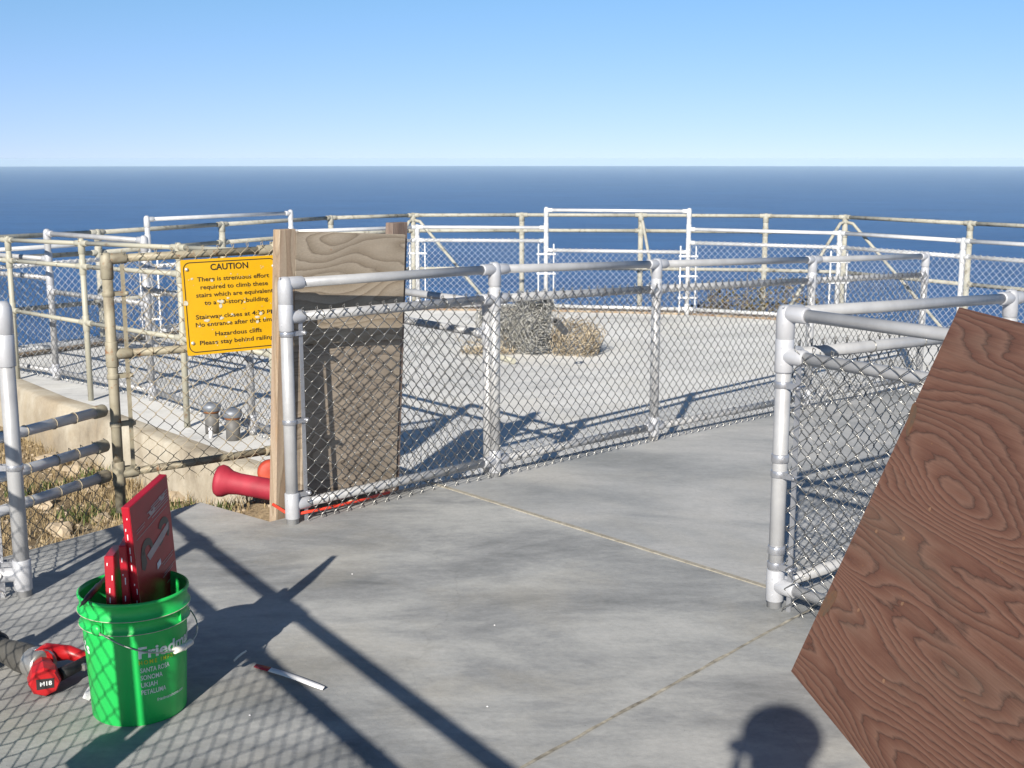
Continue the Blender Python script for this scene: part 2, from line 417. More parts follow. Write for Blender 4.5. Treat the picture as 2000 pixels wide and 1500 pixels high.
# parts of a part keep the parent's own origin: build with world coordinates, child of a child has loc 0
def sub(mb, name, mat, parent):
    root = parent
    while root.parent: root = root.parent
    o = mb.build(name, mat, None); me = o.data
    off = Vector(root.location)
    if off.length > 0: me.transform(Matrix.Translation(-off))
    o.parent = parent; return o
def struct(mb, name, mat, cat=None):
    o = mb.build(name, mat); o['kind'] = 'structure'; return o

# ------------------------------------------------------------------ the ground
FZ = -0.24
P0 = G(572, 1022); P1 = G(967, 923); P2d = Vector((.84, 7.15, 0))
Ja, Jb = G(868, 953), G(1500, 1150)
jd = (Jb - Ja).normalized(); jn = Vector((-jd.y, jd.x, 0))
if jn.y < 0: jn = -jn
def deck_z(x, y):
    s_ = (Vector((x, y, 0)) - Ja).dot(jn)
    return max(min(0., -.047 * s_), FZ) if s_ > 0 else 0.
P2 = D(1276, 7.30, -.08); P3 = D(1575, 8.68, -.175); P4 = D(1793, 9.85, -.235)
PF = [P0, P1, P2, P3, P4]
for p in PF[1:]: p.z = deck_z(p.x, p.y)
def offl(a, b, o): # left offset of line a-b
    d = (b - a).normalized(); return Vector((-d.y, d.x, 0)) * o
off = .09
PO = [PF[0] + offl(PF[0], PF[1], off) - (PF[1] - PF[0]).normalized() * .07]
for i in range(1, 4): PO.append(PF[i] + offl(PF[i - 1], PF[i + 1], off))
PO.append(PF[4] + offl(PF[3], PF[4], off))
def isect(p, d, q, e):
    den = d.x * e.y - d.y * e.x; t = ((q.x - p.x) * e.y - (q.y - p.y) * e.x) / den; return p + d * t
JL = isect(Ja, jd, PO[0], PO[1] - PO[0]); JL.z = 0
JR = Jb + jd * 6
e0, e1, e2, e3 = G(0, 1090), G(235, 1025), G(392, 981), G(527, 1019)
poly = [(-6, -6), (6, -6), (7, JR.y), (JR.x, JR.y), (JL.x, JL.y), (PO[0].x, PO[0].y), (e3.x, e3.y), (e2.x, e2.y), (e1.x, e1.y), (e0.x, e0.y), (-3.3, 4.42), (-6, 4.3)]
mb = MB(); mb.prism(poly, 0., -1.2); struct(mb, 'concrete_deck', M['deck'])
send = 5.08
Pe = isect(Ja + jn * send, jd, PO[3], PO[4] - PO[3]); Re = Pe + jd * 9
JL2, JR2 = JL + jn * .024, JR + jn * .024
rp = [(JL2.x, JL2.y), (JR2.x, JR2.y), (Re.x, Re.y), (Pe.x, Pe.y), (PO[3].x, PO[3].y), (PO[2].x, PO[2].y), (PO[1].x, PO[1].y)]
mb = MB(); mb.prism(rp, lambda x, y: -.047 * (Vector((x, y, 0)) - Ja).dot(jn) - .001, -1.2); struct(mb, 'concrete_ramp', M['ramp'])
mb = MB(); o_ = JL + jd * .02; mb.obox((o_.x, o_.y, -.02), jd * 8.4, jn * .022, Vector((0, 0, .024))); struct(mb, 'expansion_joint', M['joint_wood'])
# saw-cut joint with sand in it, ragged
mb = MB(); a = G(1010, 1505); b = G(1590, 1186); d = (b - a).normalized(); n_ = Vector((-d.y, d.x, 0))
b = b + d * .25; N_ = 90; L_ = (b - a).length
for i in range(N_ + 1):
    c = a + d * (L_ * i / N_); wv = .0045 + .005 * abs(mnoise.noise(c * 5.)) * (1.4 if i < N_ * .55 else .5)
    sh = n_ * .004 * mnoise.noise(c * 11.)
    mb.v += [tuple(c + sh - n_ * wv + Vector((0, 0, .0025))), tuple(c + sh + n_ * wv + Vector((0, 0, .0025)))]
    if i: k = len(mb.v); mb.face((k - 4, k - 2, k - 1, k - 3))
struct(mb, 'sanded_joint', M['joint_sand'])
# fence lines on the platform: (px, depth)
CR = [D(-420, 10.2, FZ), D(203, 12.4, FZ), D(441, 13.9, FZ), D(650, 15.4, FZ), D(809, 16.1, FZ), D(1019, 16.2, FZ), D(1249, 16.1, FZ), D(1490, 15.9, FZ), D(1643, 15.6, FZ), D(1883, 14.1, FZ), D(2130, 12.9, FZ), D(2480, 11.2, FZ)]
NL = 4
wall_px = [(-420, 14.2), (20, 10.35), (126, 9.38), (215, 8.87), (330, 8.18), (440, 7.63), (545, 7.25), (620, 6.9)]
WE = [D(px, dd, FZ) for px, dd in wall_px]
# slabs cast in lanes: the platform edge runs a little outside the cream railing
edge = []
for i, p in enumerate(CR[:4]):
    a = CR[max(0, i - 1)]; b = CR[min(len(CR) - 1, i + 1)]; edge.append(p + offl(a, b, .30))
EE = [D(800, 15.0, FZ), D(1066, 14.68, FZ), D(1341, 14.35, FZ), D(1632, 13.6, FZ), D(1869, 12.35, FZ), D(2140, 11.2, FZ), D(2420, 10.0, FZ)]
for i, p in enumerate(EE):
    a = EE[max(0, i - 1)]; b = EE[min(len(EE) - 1, i + 1)]; edge.append(p + offl(a, b, .20))
pp = [WE[-1]] + WE[::-1][1:] + edge + [Vector((8.5, 4, 0)), Vector((4, 1.2, 0)), Vector((1, 3.5, 0))]
mb = MB(); mb.prism([(p.x, p.y) for p in pp][::-1], FZ, -1.4); struct(mb, 'viewing_platform', M['platform'])
# retaining wall: a rough kerb in front of the platform
wt = thing('retaining_wall', 'low sandy concrete retaining wall along the left edge of the platform above the weeds', 'wall')
mb = MB(); n = 0
rows = []
for i in range(len(WE) - 1):
    seg = WE[i + 1] - WE[i]; k = max(2, int(seg.length / .12))
    for j in range(k + (1 if i == len(WE) - 2 else 0)):
        p = WE[i] + seg * (j / k); nn_ = Vector((seg.y, -seg.x, 0)).normalized()
        if nn_.y > 0: nn_ = -nn_
        q = mnoise.noise(p * 2.3) * .02; q2 = mnoise.noise(p * 7.) * .012
        rows.append([p + nn_ * (-.02) + Vector((0, 0, .004)), p + nn_ * (.10 + q) + Vector((0, 0, .006 + q2 * .3)), p + nn_ * (.13 + q) + Vector((0, 0, -.012 + q2 * .5)),
                     p + nn_ * (.145 + q + q2) + Vector((0, 0, -.12)), p + nn_ * (.16 + q - q2) + Vector((0, 0, -.3)), p + nn_ * .17 + Vector((0, 0, -.9))])
for r_ in rows: mb.v += [tuple(x) for x in r_]
for i in range(len(rows) - 1):
    for k in range(5):
        a = i * 6 + k; mb.face((a, a + 1, a + 7, a + 6), True)
mb.build('wall_face', M['wall'], wt)
# back kerb strip under the silver fence is added with the fence

# terrain: polar sheet from the deck out over the cliff edge to the sea bed
def outside(x, y):
    g = -1e9
    for i in range(len(edge) - 1):
        if i == 3: continue
        a, b = edge[i], edge[i + 1]; d = (b - a).normalized(); n_ = Vector((-d.y, d.x))
        g = max(g, (x - a.x) * n_.x + (y - a.y) * n_.y)
    return g
def terr(x, y):
    z = -.62
    # pit between deck edge and wall
    dx, dy = x + .95, y - 5.75
    z += .60 * math.exp(-(dx * dx * 1.9 + dy * dy * 1.4))
    z += .10 * math.exp(-((x + 2.2) ** 2 * .5 + (y - 6.2) ** 2 * .6))
    z += .045 * mnoise.noise(Vector((x * 2.1, y * 2.1, 3))) + .02 * mnoise.noise(Vector((x * 7, y * 7, 1)))
    g = outside(x, y)
    if g > .2: z -= .25 * min(1, (g - .2) / .4) + max(0, g - 1.3) * .95
    r = math.hypot(x, y)
    if r > 45: z = min(z, -.6 - (r - 45) * .6)
    return max(z, -110)

mb = MB(); radii = [0.01]; r_ = 0.
while r_ < 420: r_ += (.6 if r_ < 3 else .09 if r_ < 10 else .3 if r_ < 22 else r_ * .06); radii.append(r_)
NA = 300
for r_ in radii:
    for k in range(NA):
        a = 2 * math.pi * k / NA; x, y = r_ * math.sin(a), r_ * math.cos(a) + 1.0
        mb.v.append((x, y, terr(x, y)))
for i in range(len(radii) - 1):
    for k in range(NA):
        k2 = (k + 1) % NA; mb.face((i * NA + k2, i * NA + k, (i + 1) * NA + k, (i + 1) * NA + k2), True)
struct(mb, 'ground', M['dirt'])
# the sea, out to the visible horizon
mb = MB(); SR = 17000.; NS = 256; rr = [0, 300, 1500, 5000, SR]
for q in rr[1:]:
    for k in range(NS):
        a = 2 * math.pi * k / NS; mb.v.append((q * math.sin(a), q * math.cos(a), -95. ))
mb.v.append((0, 0, -95.))
for k in range(NS): mb.face((4 * NS, (k + 1) % NS, k), True)
for i in range(3):
    for k in range(NS):
        k2 = (k + 1) % NS; mb.face((i * NS + k2, i * NS + k, (i + 1) * NS + k, (i + 1) * NS + k2)[::-1], True)
struct(mb, 'sea', M['sea'])

# ------------------------------------------------------------------ chain link
WW = .0365
def chain(mb, A, B, za, zb, ta, tb, off_v, r=.0019, hi=True, wob=.004, seed=0):
    """A,B ground ends; z from za/zb (bottom at A/B) to ta/tb"""
    A = Vector((A.x, A.y, 0)); B = Vector((B.x, B.y, 0)); L_ = (B - A).length; d = (B - A) / L_
    n_ = Vector((-d.y, d.x, 0)); up = Vector((0, 0, 1))
    nw = int(L_ / WW)
    for k in range(nw):
        fr = (k + .5) / nw; z0 = za + (zb - za) * fr; z1 = ta + (tb - ta) * fr
        m = int(round((z1 - z0) / WW))
        if m % 2: m += 1
        pts = []
        for j in range(m + 1):
            right = (j + k) % 2
            uu = k * WW + (WW if right else 0); v = z0 + j * WW * (z1 - z0) / (m * WW)
            p = A + d * uu + up * v + off_v
            q = Vector((p.x * 3.1, p.y * 3.1, v * 4. + seed))
            p += n_ * (mnoise.noise(q) * wob * 2) + d * (mnoise.noise(q + Vector((5, 0, 0))) * wob) + up * (mnoise.noise(q + Vector((0, 9, 0))) * wob)
            sgn = 1 if right else -1
            if hi:
                e = d * (sgn * .0028)
                if j > 0: pts.append(p + e * .35 - d * (sgn * WW * .09) - up * (WW * .14) + n_ * (.0036 * -sgn))
                pts.append(p + e)
                if j < m: pts.append(p + e * .35 - d * (sgn * WW * .09) + up * (WW * .14) + n_ * (.0036 * sgn))
            else: pts.append(p + n_ * (.002 * sgn))
        if hi:   # twisted tips at the selvage
            sg = 1 if ((m + k) % 2) else -1
            tip = pts[-1]; pts.append(tip + d * (sg * .003) + up * .011 + n_ * .003); pts.append(tip - d * (sg * .004) + up * .017 - n_ * .004)
            tip = pts[0]; sg = 1 if (k % 2) else -1
            pts.insert(0, tip + d * (sg * .006) - up * .013)
        mb.tube(pts, r, 5 if hi else 3, False, True)
def rail_between(mb, a, b, r, sides=16):
    mb.tube([a, b], r, sides, True)

def fence(name, label, posts, bays, mats, pr=.0268, rr=.0215, hi=True, mesh_off=0., group=None, fit_every=True, wr=.0021, names=None, elbows=(), tbar=(), cat='fence', bottom=True, loc=None, sink=0., skip0=False):
    """posts: list of (ground point Vector with z, top height above ground) ; bays: (i, j, [(z_i, z_j, 'rail name')...], mesh (zb_i,zb_j,zt_i,zt_j) or None)"""
    root = thing(name, label, cat, loc or posts[0][0], group)
    pm = mats['post']; fm = mats['fit']; rm = mats['rail']; wm = mats['wire']
    pobs = []; fits = []; FB = {}
    def fb(k, z):
        for q in FB:
            if q[0] == k and abs(q[1] - z) < .05: return FB[q]
        FB[(k, z)] = MB(); return FB[(k, z)]
    for (p, h) in posts:
        mb = MB(); mb.tube([p + Vector((0, 0, -.03 - sink)), p + Vector((0, 0, h))], pr, 18)
        o = mb.build('post', pm, root); pobs.append(o); fits.append(MB())
    jr = pr + .0048
    sides = 18 if hi else 10
    for (i, j, rails, mesh) in bays:
        a, b = posts[i][0], posts[j][0]; d = (b - a); d.z = 0; d.normalize()
        for (zi, zj, nm) in rails:
            pa = Vector((a.x, a.y, zi)); pb = Vector((b.x, b.y, zj)); dd = (pb - pa).normalized()
            mb = MB(); rail_between(mb, pa + dd * .015, pb - dd * .015, rr, sides)
            if hi and nm != 'top_rail':    # wire ties round the rail
                t = .18
                Lr = (pb - pa).length
                x, y = perp(dd)
                while t < Lr - .1:
                    c = pa + dd * t; mb.cur = 1
                    mb.tube([c + (x * math.cos(q) + y * math.sin(q)) * (rr + .0022) for q in [2 * math.pi * z_ / 12 for z_ in range(12)]], .0022, 4, False, True, True)
                    t += .36
                mb.cur = 0
            mb.build(nm, [rm, wm], root)
            for (fi, base, sg) in ((i, pa, 1), (j, pb, -1)):
                f = fb(fi, base.z); arm = .088 if hi else .078
                f.sleeve(base + dd * (sg * .004), base + dd * (sg * arm), rr + .0062, .004, sides)
        if mesh:
            mb = MB(); n_ = Vector((-d.y, d.x, 0))
            if n_.y > 0: n_ = -n_      # towards the camera side
            a2 = a + d * .064 if any(t_[0] == i for t_ in tbar) or skip0 and i == 0 else a; b2 = b - d * .064 if any(t_[0] == j for t_ in tbar) else b
            chain(mb, a2, b2, mesh[0], mesh[1], mesh[2], mesh[3], n_ * mesh_off, wr, hi, seed=i * 3.7)
            mb.build('wire_mesh', wm, root)
    # sleeves on posts
    zs = {k: set() for k in range(len(posts))}
    for (i, j, rails, mesh) in bays:
        for (zi, zj, nm) in rails: zs[i].add(round(zi, 2)); zs[j].add(round(zj, 2))
    for k, (p, h) in enumerate(posts):
        done = []
        for z in sorted(zs[k]):
            if any(abs(z - q) < .05 for q in done): continue
            done.append(z); fk = fb(k, z)
            hh = .058
            if z > p.z + h - .05:
                fk.lathe((p.x, p.y, z - .085), (p.x, p.y, z), [(0, jr - .004), (.004, jr), (.075, jr), (.098, jr * .93), (.112, jr * .72), (.118, jr * .4), (.1185, .001)], sides)
            else: fk.sleeve((p.x, p.y, z - hh), (p.x, p.y, z + hh), jr, .004, sides)
            if hi: # set screws
                for q in (-.03, .03):
                    fk.lathe(Vector((p.x, p.y, z + q)) + Vector((-.5, -.86, 0)) * jr, Vector((p.x, p.y, z + q)) + Vector((-.5, -.86, 0)) * (jr + .01), [(-.002, .004), (.002, .0035)], 8)
    for (k, z), m_ in FB.items(): sub(m_, 'fitting', fm, pobs[k])
    for (k, dirp, zlist, z0, z1) in tbar:
        p = posts[k][0]; dd = (dirp - p); dd.z = 0; dd.normalize(); n_ = Vector((-dd.y, dd.x, 0))
        if n_.y > 0: n_ = -n_
        c = p + dd * (pr + .042)
        mb = MB(); mb.obox((c.x - dd.x * .009, c.y - dd.y * .009, z0) + n_ * 0, dd * .018, n_ * .005, Vector((0, 0, z1 - z0))) if False else mb.obox(Vector((c.x, c.y, z0)) - dd * .009 + n_ * .003, dd * .018, n_ * .005, Vector((0, 0, z1 - z0)))
        mb.build('tension_bar', mats['band'], root)
        for z in zlist:
            mb = MB(); c2 = Vector((p.x, p.y, z))
            mb.sleeve(c2 - Vector((0, 0, .011)), c2 + Vector((0, 0, .011)), pr + .004, .002, 20)
            for s_ in (-1, 1):
                o2 = c2 + dd * (pr * .6) + n_ * (s_ * (.012 if s_ > 0 else .012)) + Vector((0, 0, -.010))
                mb.obox(o2, dd * (pr * .4 + .062), n_ * (.003 * s_), Vector((0, 0, .020)))
            bc = c2 + dd * (pr + .052)
            mb.tube([bc - n_ * .022, bc + n_ * .020], .004, 8)
            mb.ball(bc + n_ * .020, .0095, 6)
            mb.build('clamp_band', mats['band'], root)
    return root, pobs
SIL = dict(post=M['alu'], fit=M['fitting'], rail=M['alu'], wire=M['wire'], band=M['band'])
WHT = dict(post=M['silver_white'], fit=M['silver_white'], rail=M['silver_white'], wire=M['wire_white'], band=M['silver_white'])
RUS = dict(post=M['rusty'], fit=M['rusty'], rail=M['rusty'], wire=M['wire_old'], band=M['rusty'])
CRM = dict(post=M['cream'], fit=M['cream'], rail=M['cream'], wire=M['wire'], band=M['cream'])
OLD = dict(post=M['cream_old'], fit=M['cream_old'], rail=M['cream_old'], wire=M['wire'], band=M['cream_old'])

# near fence P along the ramp
def rails3(za, zb, t=1.045, m=.90, b=.082): return [(za + t, zb + t, 'top_rail'), (za + m, zb + m, 'middle_rail'), (za + b, zb + b, 'bottom_rail')]
bays = []
for i in range(4):
    za, zb = PF[i].z, PF[i + 1].z
    bays.append((i, i + 1, rails3(za, zb), (za + .022, zb + .022, za + .925, zb + .925)))
fence('chain_link_fence', 'silver pipe and chain link fence running from the wooden barrier back along the ramp', [(p, 1.045) for p in PF], bays, SIL, wr=.0021,
      mesh_off=.032, tbar=[(0, P1, (.83, .45, .125), .0, .93)])
# Q: right hand corner, one run back along the ramp and one run towards the plywood
Q0 = G(1512, 1184); Q1 = D(1943, 5.42, 0); Q1.z = deck_z(Q1.x, Q1.y)
qd = (Q1 - Q0); qd.z = 0; Q2 = Q0 + qd * 2; Q2.z = deck_z(Q2.x, Q2.y); Q3 = Q0 + qd * 3; Q3.z = deck_z(Q3.x, Q3.y)
QF = [Q0, Q1, Q2, Q3]
bays = [(i, i + 1, rails3(QF[i].z, QF[i + 1].z), (QF[i].z + .02, QF[i + 1].z + .02, QF[i].z + .925, QF[i + 1].z + .925)) for i in range(3)]
QS = Q0 + Vector((.654, -.756, 0)) * 1.30
posts = [(p, 1.045) for p in QF] + [(QS, 1.045)]
bays.append((0, 4, rails3(0, 0), (.02, .02, .93, .93)))
r_, po = fence('corner_fence', 'silver pipe and chain link fence folding round a corner post beside the leaning plywood', posts, bays[:3] , SIL, mesh_off=-.034, skip0=True)
# the second leg of the same fence: same thing, mesh on the camera side
def add_leg(root, a, b, za, zb, off_, rails, mesh, mats=SIL, posts_mb=None, hi=True, wr=.0018):
    d = (b - a); d.z = 0; d.normalize(); n_ = Vector((-d.y, d.x, 0))
    if n_.y > 0: n_ = -n_
    for (zi, zj, nm) in rails:
        pa = Vector((a.x, a.y, zi)); pb = Vector((b.x, b.y, zj)); dd = (pb - pa).normalized(); mb = MB()
        rail_between(mb, pa + dd * .015, pb - dd * .015, .0215, 18)
        mb.build(nm, mats['rail'], root)
        for (c, s_) in ((pa, 1), (pb, -1)):
            f_ = MB(); f_.sleeve(c + dd * s_ * .012, c + dd * s_ * .088, .0285, .004, 18); f_.build('fitting', mats['fit'], root)
    mb = MB(); chain(mb, a + d * .064, b, mesh[0], mesh[1], mesh[2], mesh[3], n_ * off_, wr, hi, seed=11.); mb.build('wire_mesh', mats['wire'], root)
    return n_
add_leg(r_, Q0, QS, 0, 0, .030, rails3(0, -.022), (.02, .0, .93, .91))
mb = MB(); mb.tube([QS, QS + Vector((0, 0, 1.035))], .0265, 18); mb.build('post', M['alu'], r_)
dd = (QS - Q0).normalized(); n_ = Vector((dd.y, -dd.x, 0)); n_ = n_ if n_.y < 0 else -n_
c = Q0 + dd * .066
mb = MB(); mb.obox(Vector((c.x, c.y, 0)) - dd * .009 + n_ * .003, dd * .018, n_ * .005, Vector((0, 0, .93))); mb.build('tension_bar', M['band'], r_)
for z in (.80, .485, .155):
    mb = MB(); c2 = Vector((Q0.x, Q0.y, z)); mb.sleeve(c2 - Vector((0, 0, .012)), c2 + Vector((0, 0, .012)), .0305, .002)
    mb.obox(c2 + dd * .02 + n_ * .014 - Vector((0, 0, .011)), dd * .06, n_ * .003, Vector((0, 0, .022)))
    bc = c2 + dd * .074; mb.tube([bc - n_ * .02, bc + n_ * .02], .004, 8); mb.ball(bc + n_ * .020, .0095, 6); mb.build('clamp_band', M['band'], r_)
    mb = MB(); c3 = c2 + Vector((0, 0, .055)); mb.sleeve(c3 - Vector((0, 0, .016)), c3 + Vector((0, 0, .016)), .0305, .004); mb.build('clamp_band', M['band'], r_)

# L: fence at the left, its corner out of frame, then the run beside the photographer that casts the long shadows
L0 = G(47, 1163); LM = Vector((-2.57, 4.12, 0)); LN = Vector((-.40, .82, 0))
L1 = LM + (LN - LM) * .36; L2 = LM + (LN - LM) * .60
lp = [(L0, 1.045), (LM, 1.045), (L1, 1.045), (L2, 1.045), (LN, 1.045)]
bays = [(0, 1, rails3(0, 0), (.02, .02, .925, .925))]
for i, j in ((1, 2), (2, 3), (3, 4)): bays.append((i, j, rails3(0, 0, 1.045, .87), (.02, .02, .90, .90)))
lr, po = fence('stair_side_fence', 'silver chain link fence whose end post stands cut by the left edge of the photo', lp, bays, SIL, mesh_off=.03, tbar=[(0, LM, (.86, .48, .125), -.0, .93)], pr=.0275)
# unseen post and box added beside L2 to widen its cast shadow
gd = (LN - LM).normalized(); ga = L2 - gd * .085; n_ = Vector((gd.y, -gd.x, 0))
mb = MB(); mb.tube([ga, ga + Vector((0, 0, .98))], .024, 14); mb.obox(ga - gd * .05 - n_ * .03 + Vector((0, 0, .40)), gd * .13, n_ * .06, Vector((0, 0, .09)), .006)
mb.build('shadow_post', M['alu'], lr)

# R: weathered fence that carries the sign
R0 = D(236, 5.62, 0); R1 = D(552, 6.06, 0)
rt, po = fence('sign_fence', 'weathered rust-stained chain link fence panel that carries the yellow sign', [(R0, 1.125), (R1, 1.125)],
      [(0, 1, [(1.125, 1.135, 'top_rail'), (.70, .69, 'middle_rail'), (.15, .16, 'bottom_rail')], (.10, .10, 1.15, 1.16))], RUS, pr=.0235, rr=.0185, mesh_off=.028, wr=.0017,
      tbar=[(0, R1, (.97, .60, .38, .17), .12, 1.10)])
# low guard from R towards the left along the deck edge
gl = e0 - (e1 - e0) * .6; gl.z = 0; g1 = R0 + Vector((-.02, -.02, 0))
ga_root = thing('guard_rail_panel', 'low three-pipe guard with old chain link along the left deck edge, below the weathered post', 'guard rail', R0)
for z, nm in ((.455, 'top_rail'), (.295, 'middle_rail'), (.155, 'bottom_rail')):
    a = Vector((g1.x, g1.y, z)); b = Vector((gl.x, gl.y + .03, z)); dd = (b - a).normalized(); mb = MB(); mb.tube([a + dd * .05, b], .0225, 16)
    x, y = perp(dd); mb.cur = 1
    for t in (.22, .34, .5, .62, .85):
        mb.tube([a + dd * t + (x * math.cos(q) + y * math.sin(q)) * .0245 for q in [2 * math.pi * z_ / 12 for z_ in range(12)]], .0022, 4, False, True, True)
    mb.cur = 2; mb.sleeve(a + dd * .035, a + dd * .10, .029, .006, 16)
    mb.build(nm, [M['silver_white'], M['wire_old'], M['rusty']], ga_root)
mb = MB(); dd = (gl - g1).normalized(); chain(mb, g1 + dd * .04, gl, -.28, -.34, .30, .30, Vector((-.02, .05, 0)), .0017, True); mb.build('wire_mesh', M['wire_old'], ga_root)
mb = MB(); pz = Vector((gl.x, gl.y + .03, 0)); mb.tube([pz + Vector((0, 0, -.5)), pz + Vector((0, 0, .48))], .028, 16); mb.build('post', M['alu'], ga_root)

# platform fences: regular sections and raised sections
def plat(posts, secs, name, label, mats, hi=False, wr=.0019, pr=.026, moff=.03, tb=()):
    bays = []
    for k, s_ in enumerate(secs):
        if s_ == 'n': bays.append((k, k + 1, [(FZ + 1.0, FZ + 1.0, 'top_rail'), (FZ + .845, FZ + .845, 'middle_rail'), (FZ + .075, FZ + .075, 'bottom_rail')], (FZ + .02, FZ + .02, FZ + .875, FZ + .875)))
        elif s_ == 'r': bays.append((k, k + 1, [(FZ + 1.205, FZ + 1.205, 'top_rail'), (FZ + .735, FZ + .735, 'middle_rail'), (FZ + .075, FZ + .075, 'bottom_rail')], (FZ + .02, FZ + .02, FZ + .765, FZ + .765)))
        elif s_ == 'p': bays.append((k, k + 1, [(.855, .855, 'top_rail'), (.70, .70, 'middle_rail'), (FZ + .09, FZ + .09, 'bottom_rail')], (FZ + .03, FZ + .03, .725, .725)))
    return fence(name, label, posts, bays, mats, pr=pr, rr=.0205, hi=hi, mesh_off=moff, wr=wr)
A = D(111, 10.15, FZ); B = D(298, 9.3, FZ); A_ = D(-60, 10.9, FZ); A__ = D(-330, 11.8, FZ)
PX = P1 + offl(P0, P1, .02)
Wp = Vector((B.x + (P1.x - B.x) * .72, B.y + (P1.y - B.y) * .72, FZ)); Bm = Vector((B.x + (P1.x - B.x) * .38, B.y + (P1.y - B.y) * .38, FZ))
PE = P1 + (Wp - P1).normalized() * .055; PE.z = FZ
plat([(A__, 1.0), (A_, 1.0), (A, 1.205), (B, 1.205), (Bm, 1.0), (Wp, 1.1), (PE, 1.08)], ['n', 'n', 'r', 'n', 'n', 'p'], 'platform_inner_fence',
     'silver chain link fence directly behind the cream painted railing, raised section at left', SIL, hi=False, wr=.0024)
K = D(817, 14.8, FZ); Dp = D(1066, 14.68, FZ); E = D(1341, 14.35, FZ); Fp = D(1632, 13.6, FZ); Gp = D(1869, 12.35, FZ); H = D(2140, 11.2, FZ); I = D(2420, 10.0, FZ)
S0 = D(-330, 10.2, FZ); S1 = D(-20, 11.0, FZ); Bb = D(299, 12.45, FZ); C = D(574, 13.9, FZ)
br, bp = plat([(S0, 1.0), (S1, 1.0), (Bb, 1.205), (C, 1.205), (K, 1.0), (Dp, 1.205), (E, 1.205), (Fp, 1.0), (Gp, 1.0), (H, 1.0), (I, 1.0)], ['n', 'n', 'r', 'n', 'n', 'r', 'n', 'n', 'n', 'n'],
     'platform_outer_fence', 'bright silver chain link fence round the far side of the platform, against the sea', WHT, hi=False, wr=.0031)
# tension bars beside each post of the outer fence
for k, p in enumerate([Bb, C, K, Dp, E, Fp]):
    ds = []
    for q in (-.09, .09):
        mb = MB(); c = p + Vector((q, -.02, 0)); mb.obox(c + Vector((-.009, 0, .03)), Vector((.016, 0, 0)), Vector((0, .01, 0)), Vector((0, 0, .78)))
        for z in (.2, .45, .68): mb.obox(p + Vector((min(0, q * 1.25), -.035, z)), Vector((abs(q) * 1.25, 0, 0)), Vector((0, .01, 0)), Vector((0, 0, .022)))
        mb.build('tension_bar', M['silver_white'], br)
# stained kerb under it
kt = [S1, Bb, C, K, Dp, E, Fp, Gp, H]
mb = MB()
for i in range(len(kt) - 1):
    a, b = kt[i], kt[i + 1]; n_ = offl(a, b, 1.); d = b - a
    mb.obox(Vector((a.x, a.y, FZ - .02)) + n_ * .06, d, n_ * .10, Vector((0, 0, .055)))
o = mb.build('kerb', M['kerb']); tag(o, 'narrow rust-brown kerb along the foot of the bright silver fence', 'kerb')

# cream railing beyond
def railing(name, label, pts, tops, zr, mats, pr, rr, braces=(), hi=False):
    posts = [(p, t) for p, t in zip(pts, tops)]; bays = []
    for i in range(len(pts) - 1):
        rl = []
        for (q, nm) in zr: rl.append((pts[i].z + q * tops[i], pts[i + 1].z + q * tops[i + 1], nm))
        bays.append((i, i + 1, rl, None))
    root, po = fence(name, label, posts, bays, mats, pr=pr, rr=rr, hi=hi, cat='railing', sink=0. if hi else .8)
    for (k, dx, dy) in braces:
        p = pts[k]; a = p + Vector((dx * .10, dy * .10, 1.0)); b = p + Vector((dx * 1.5, dy * 1.5, -.5))
        mb = MB(); mb.tube([p + Vector((0, 0, 1.02)), a, a + (b - a) * .5, b], .021, 8); mb.build('brace', mats['post'], root)
    return root
# outer cream railing stands on the platform edge; its rails are lichen covered
railing('cream_railing', 'old lichen-blotched cream pipe railing outermost on the platform edge, against the sea', CR, [1.08] * len(CR), [(1., 'top_rail'), (.815, 'middle_rail'), (.36, 'bottom_rail')], OLD, .033, .024,
        braces=[(2, -.25, .6), (4, .95, -.55), (4, -.5, -.5), (6, .16, -.6), (8, -.75, -.5), (8, .8, -.75)])
cn = [D(-330, 12.2, FZ), D(35, 10.2, FZ), D(178, 9.3, FZ), D(366, 8.38, FZ), D(540, 7.60, FZ)]
railing('cream_painted_railing', 'clean cream pipe railing standing on the retaining wall at left, nearest to the weeds', cn, [1.13, 1.15, 1.185, 1.22, 1.25], [(1., 'top_rail'), (.855, 'middle_rail'), (.50, 'bottom_rail')], CRM, .0215, .0165, hi=True)

# ------------------------------------------------------------------ sign
def text_mesh(body, size, font_off=0., shear=0., spacing=1.):
    cu = bpy.data.curves.new('t', 'FONT'); cu.body = body; cu.size = size; cu.offset = font_off; cu.shear = shear; cu.space_character = spacing
    cu.align_x = 'CENTER'; cu.resolution_u = 3
    o = bpy.data.objects.new('t', cu); scene.collection.objects.link(o)
    dg = bpy.context.evaluated_depsgraph_get(); me = bpy.data.meshes.new_from_object(o.evaluated_get(dg))
    v = [tuple(x.co) for x in me.vertices]; f = [tuple(p.vertices) for p in me.polygons]
    bpy.data.objects.remove(o); bpy.data.curves.remove(cu); bpy.data.meshes.remove(me)
    return v, f
def bounds(v):
    xs = [p[0] for p in v]; ys = [p[1] for p in v]; return min(xs), max(xs), min(ys), max(ys)
sTL, sTR = W(357, 509, 5.46), W(549, 497, 5.70); sBL, sBR = W(361, 695, 5.50), W(545, 679, 5.73)
so = (sBL + sTL + sBR + sTR) / 4
sX = ((sTR - sTL) + (sBR - sBL)) / 2; sY = ((sTL - sBL) + (sTR - sBR)) / 2
SW, SH = sX.length, sY.length; ux = sX.normalized(); uy = (sY - ux * sY.dot(ux)).normalized(); uz = ux.cross(uy)
if uz.y > 0: uz = -uz
def S(u, v, w_=0.): return so + ux * u + uy * v + uz * w_
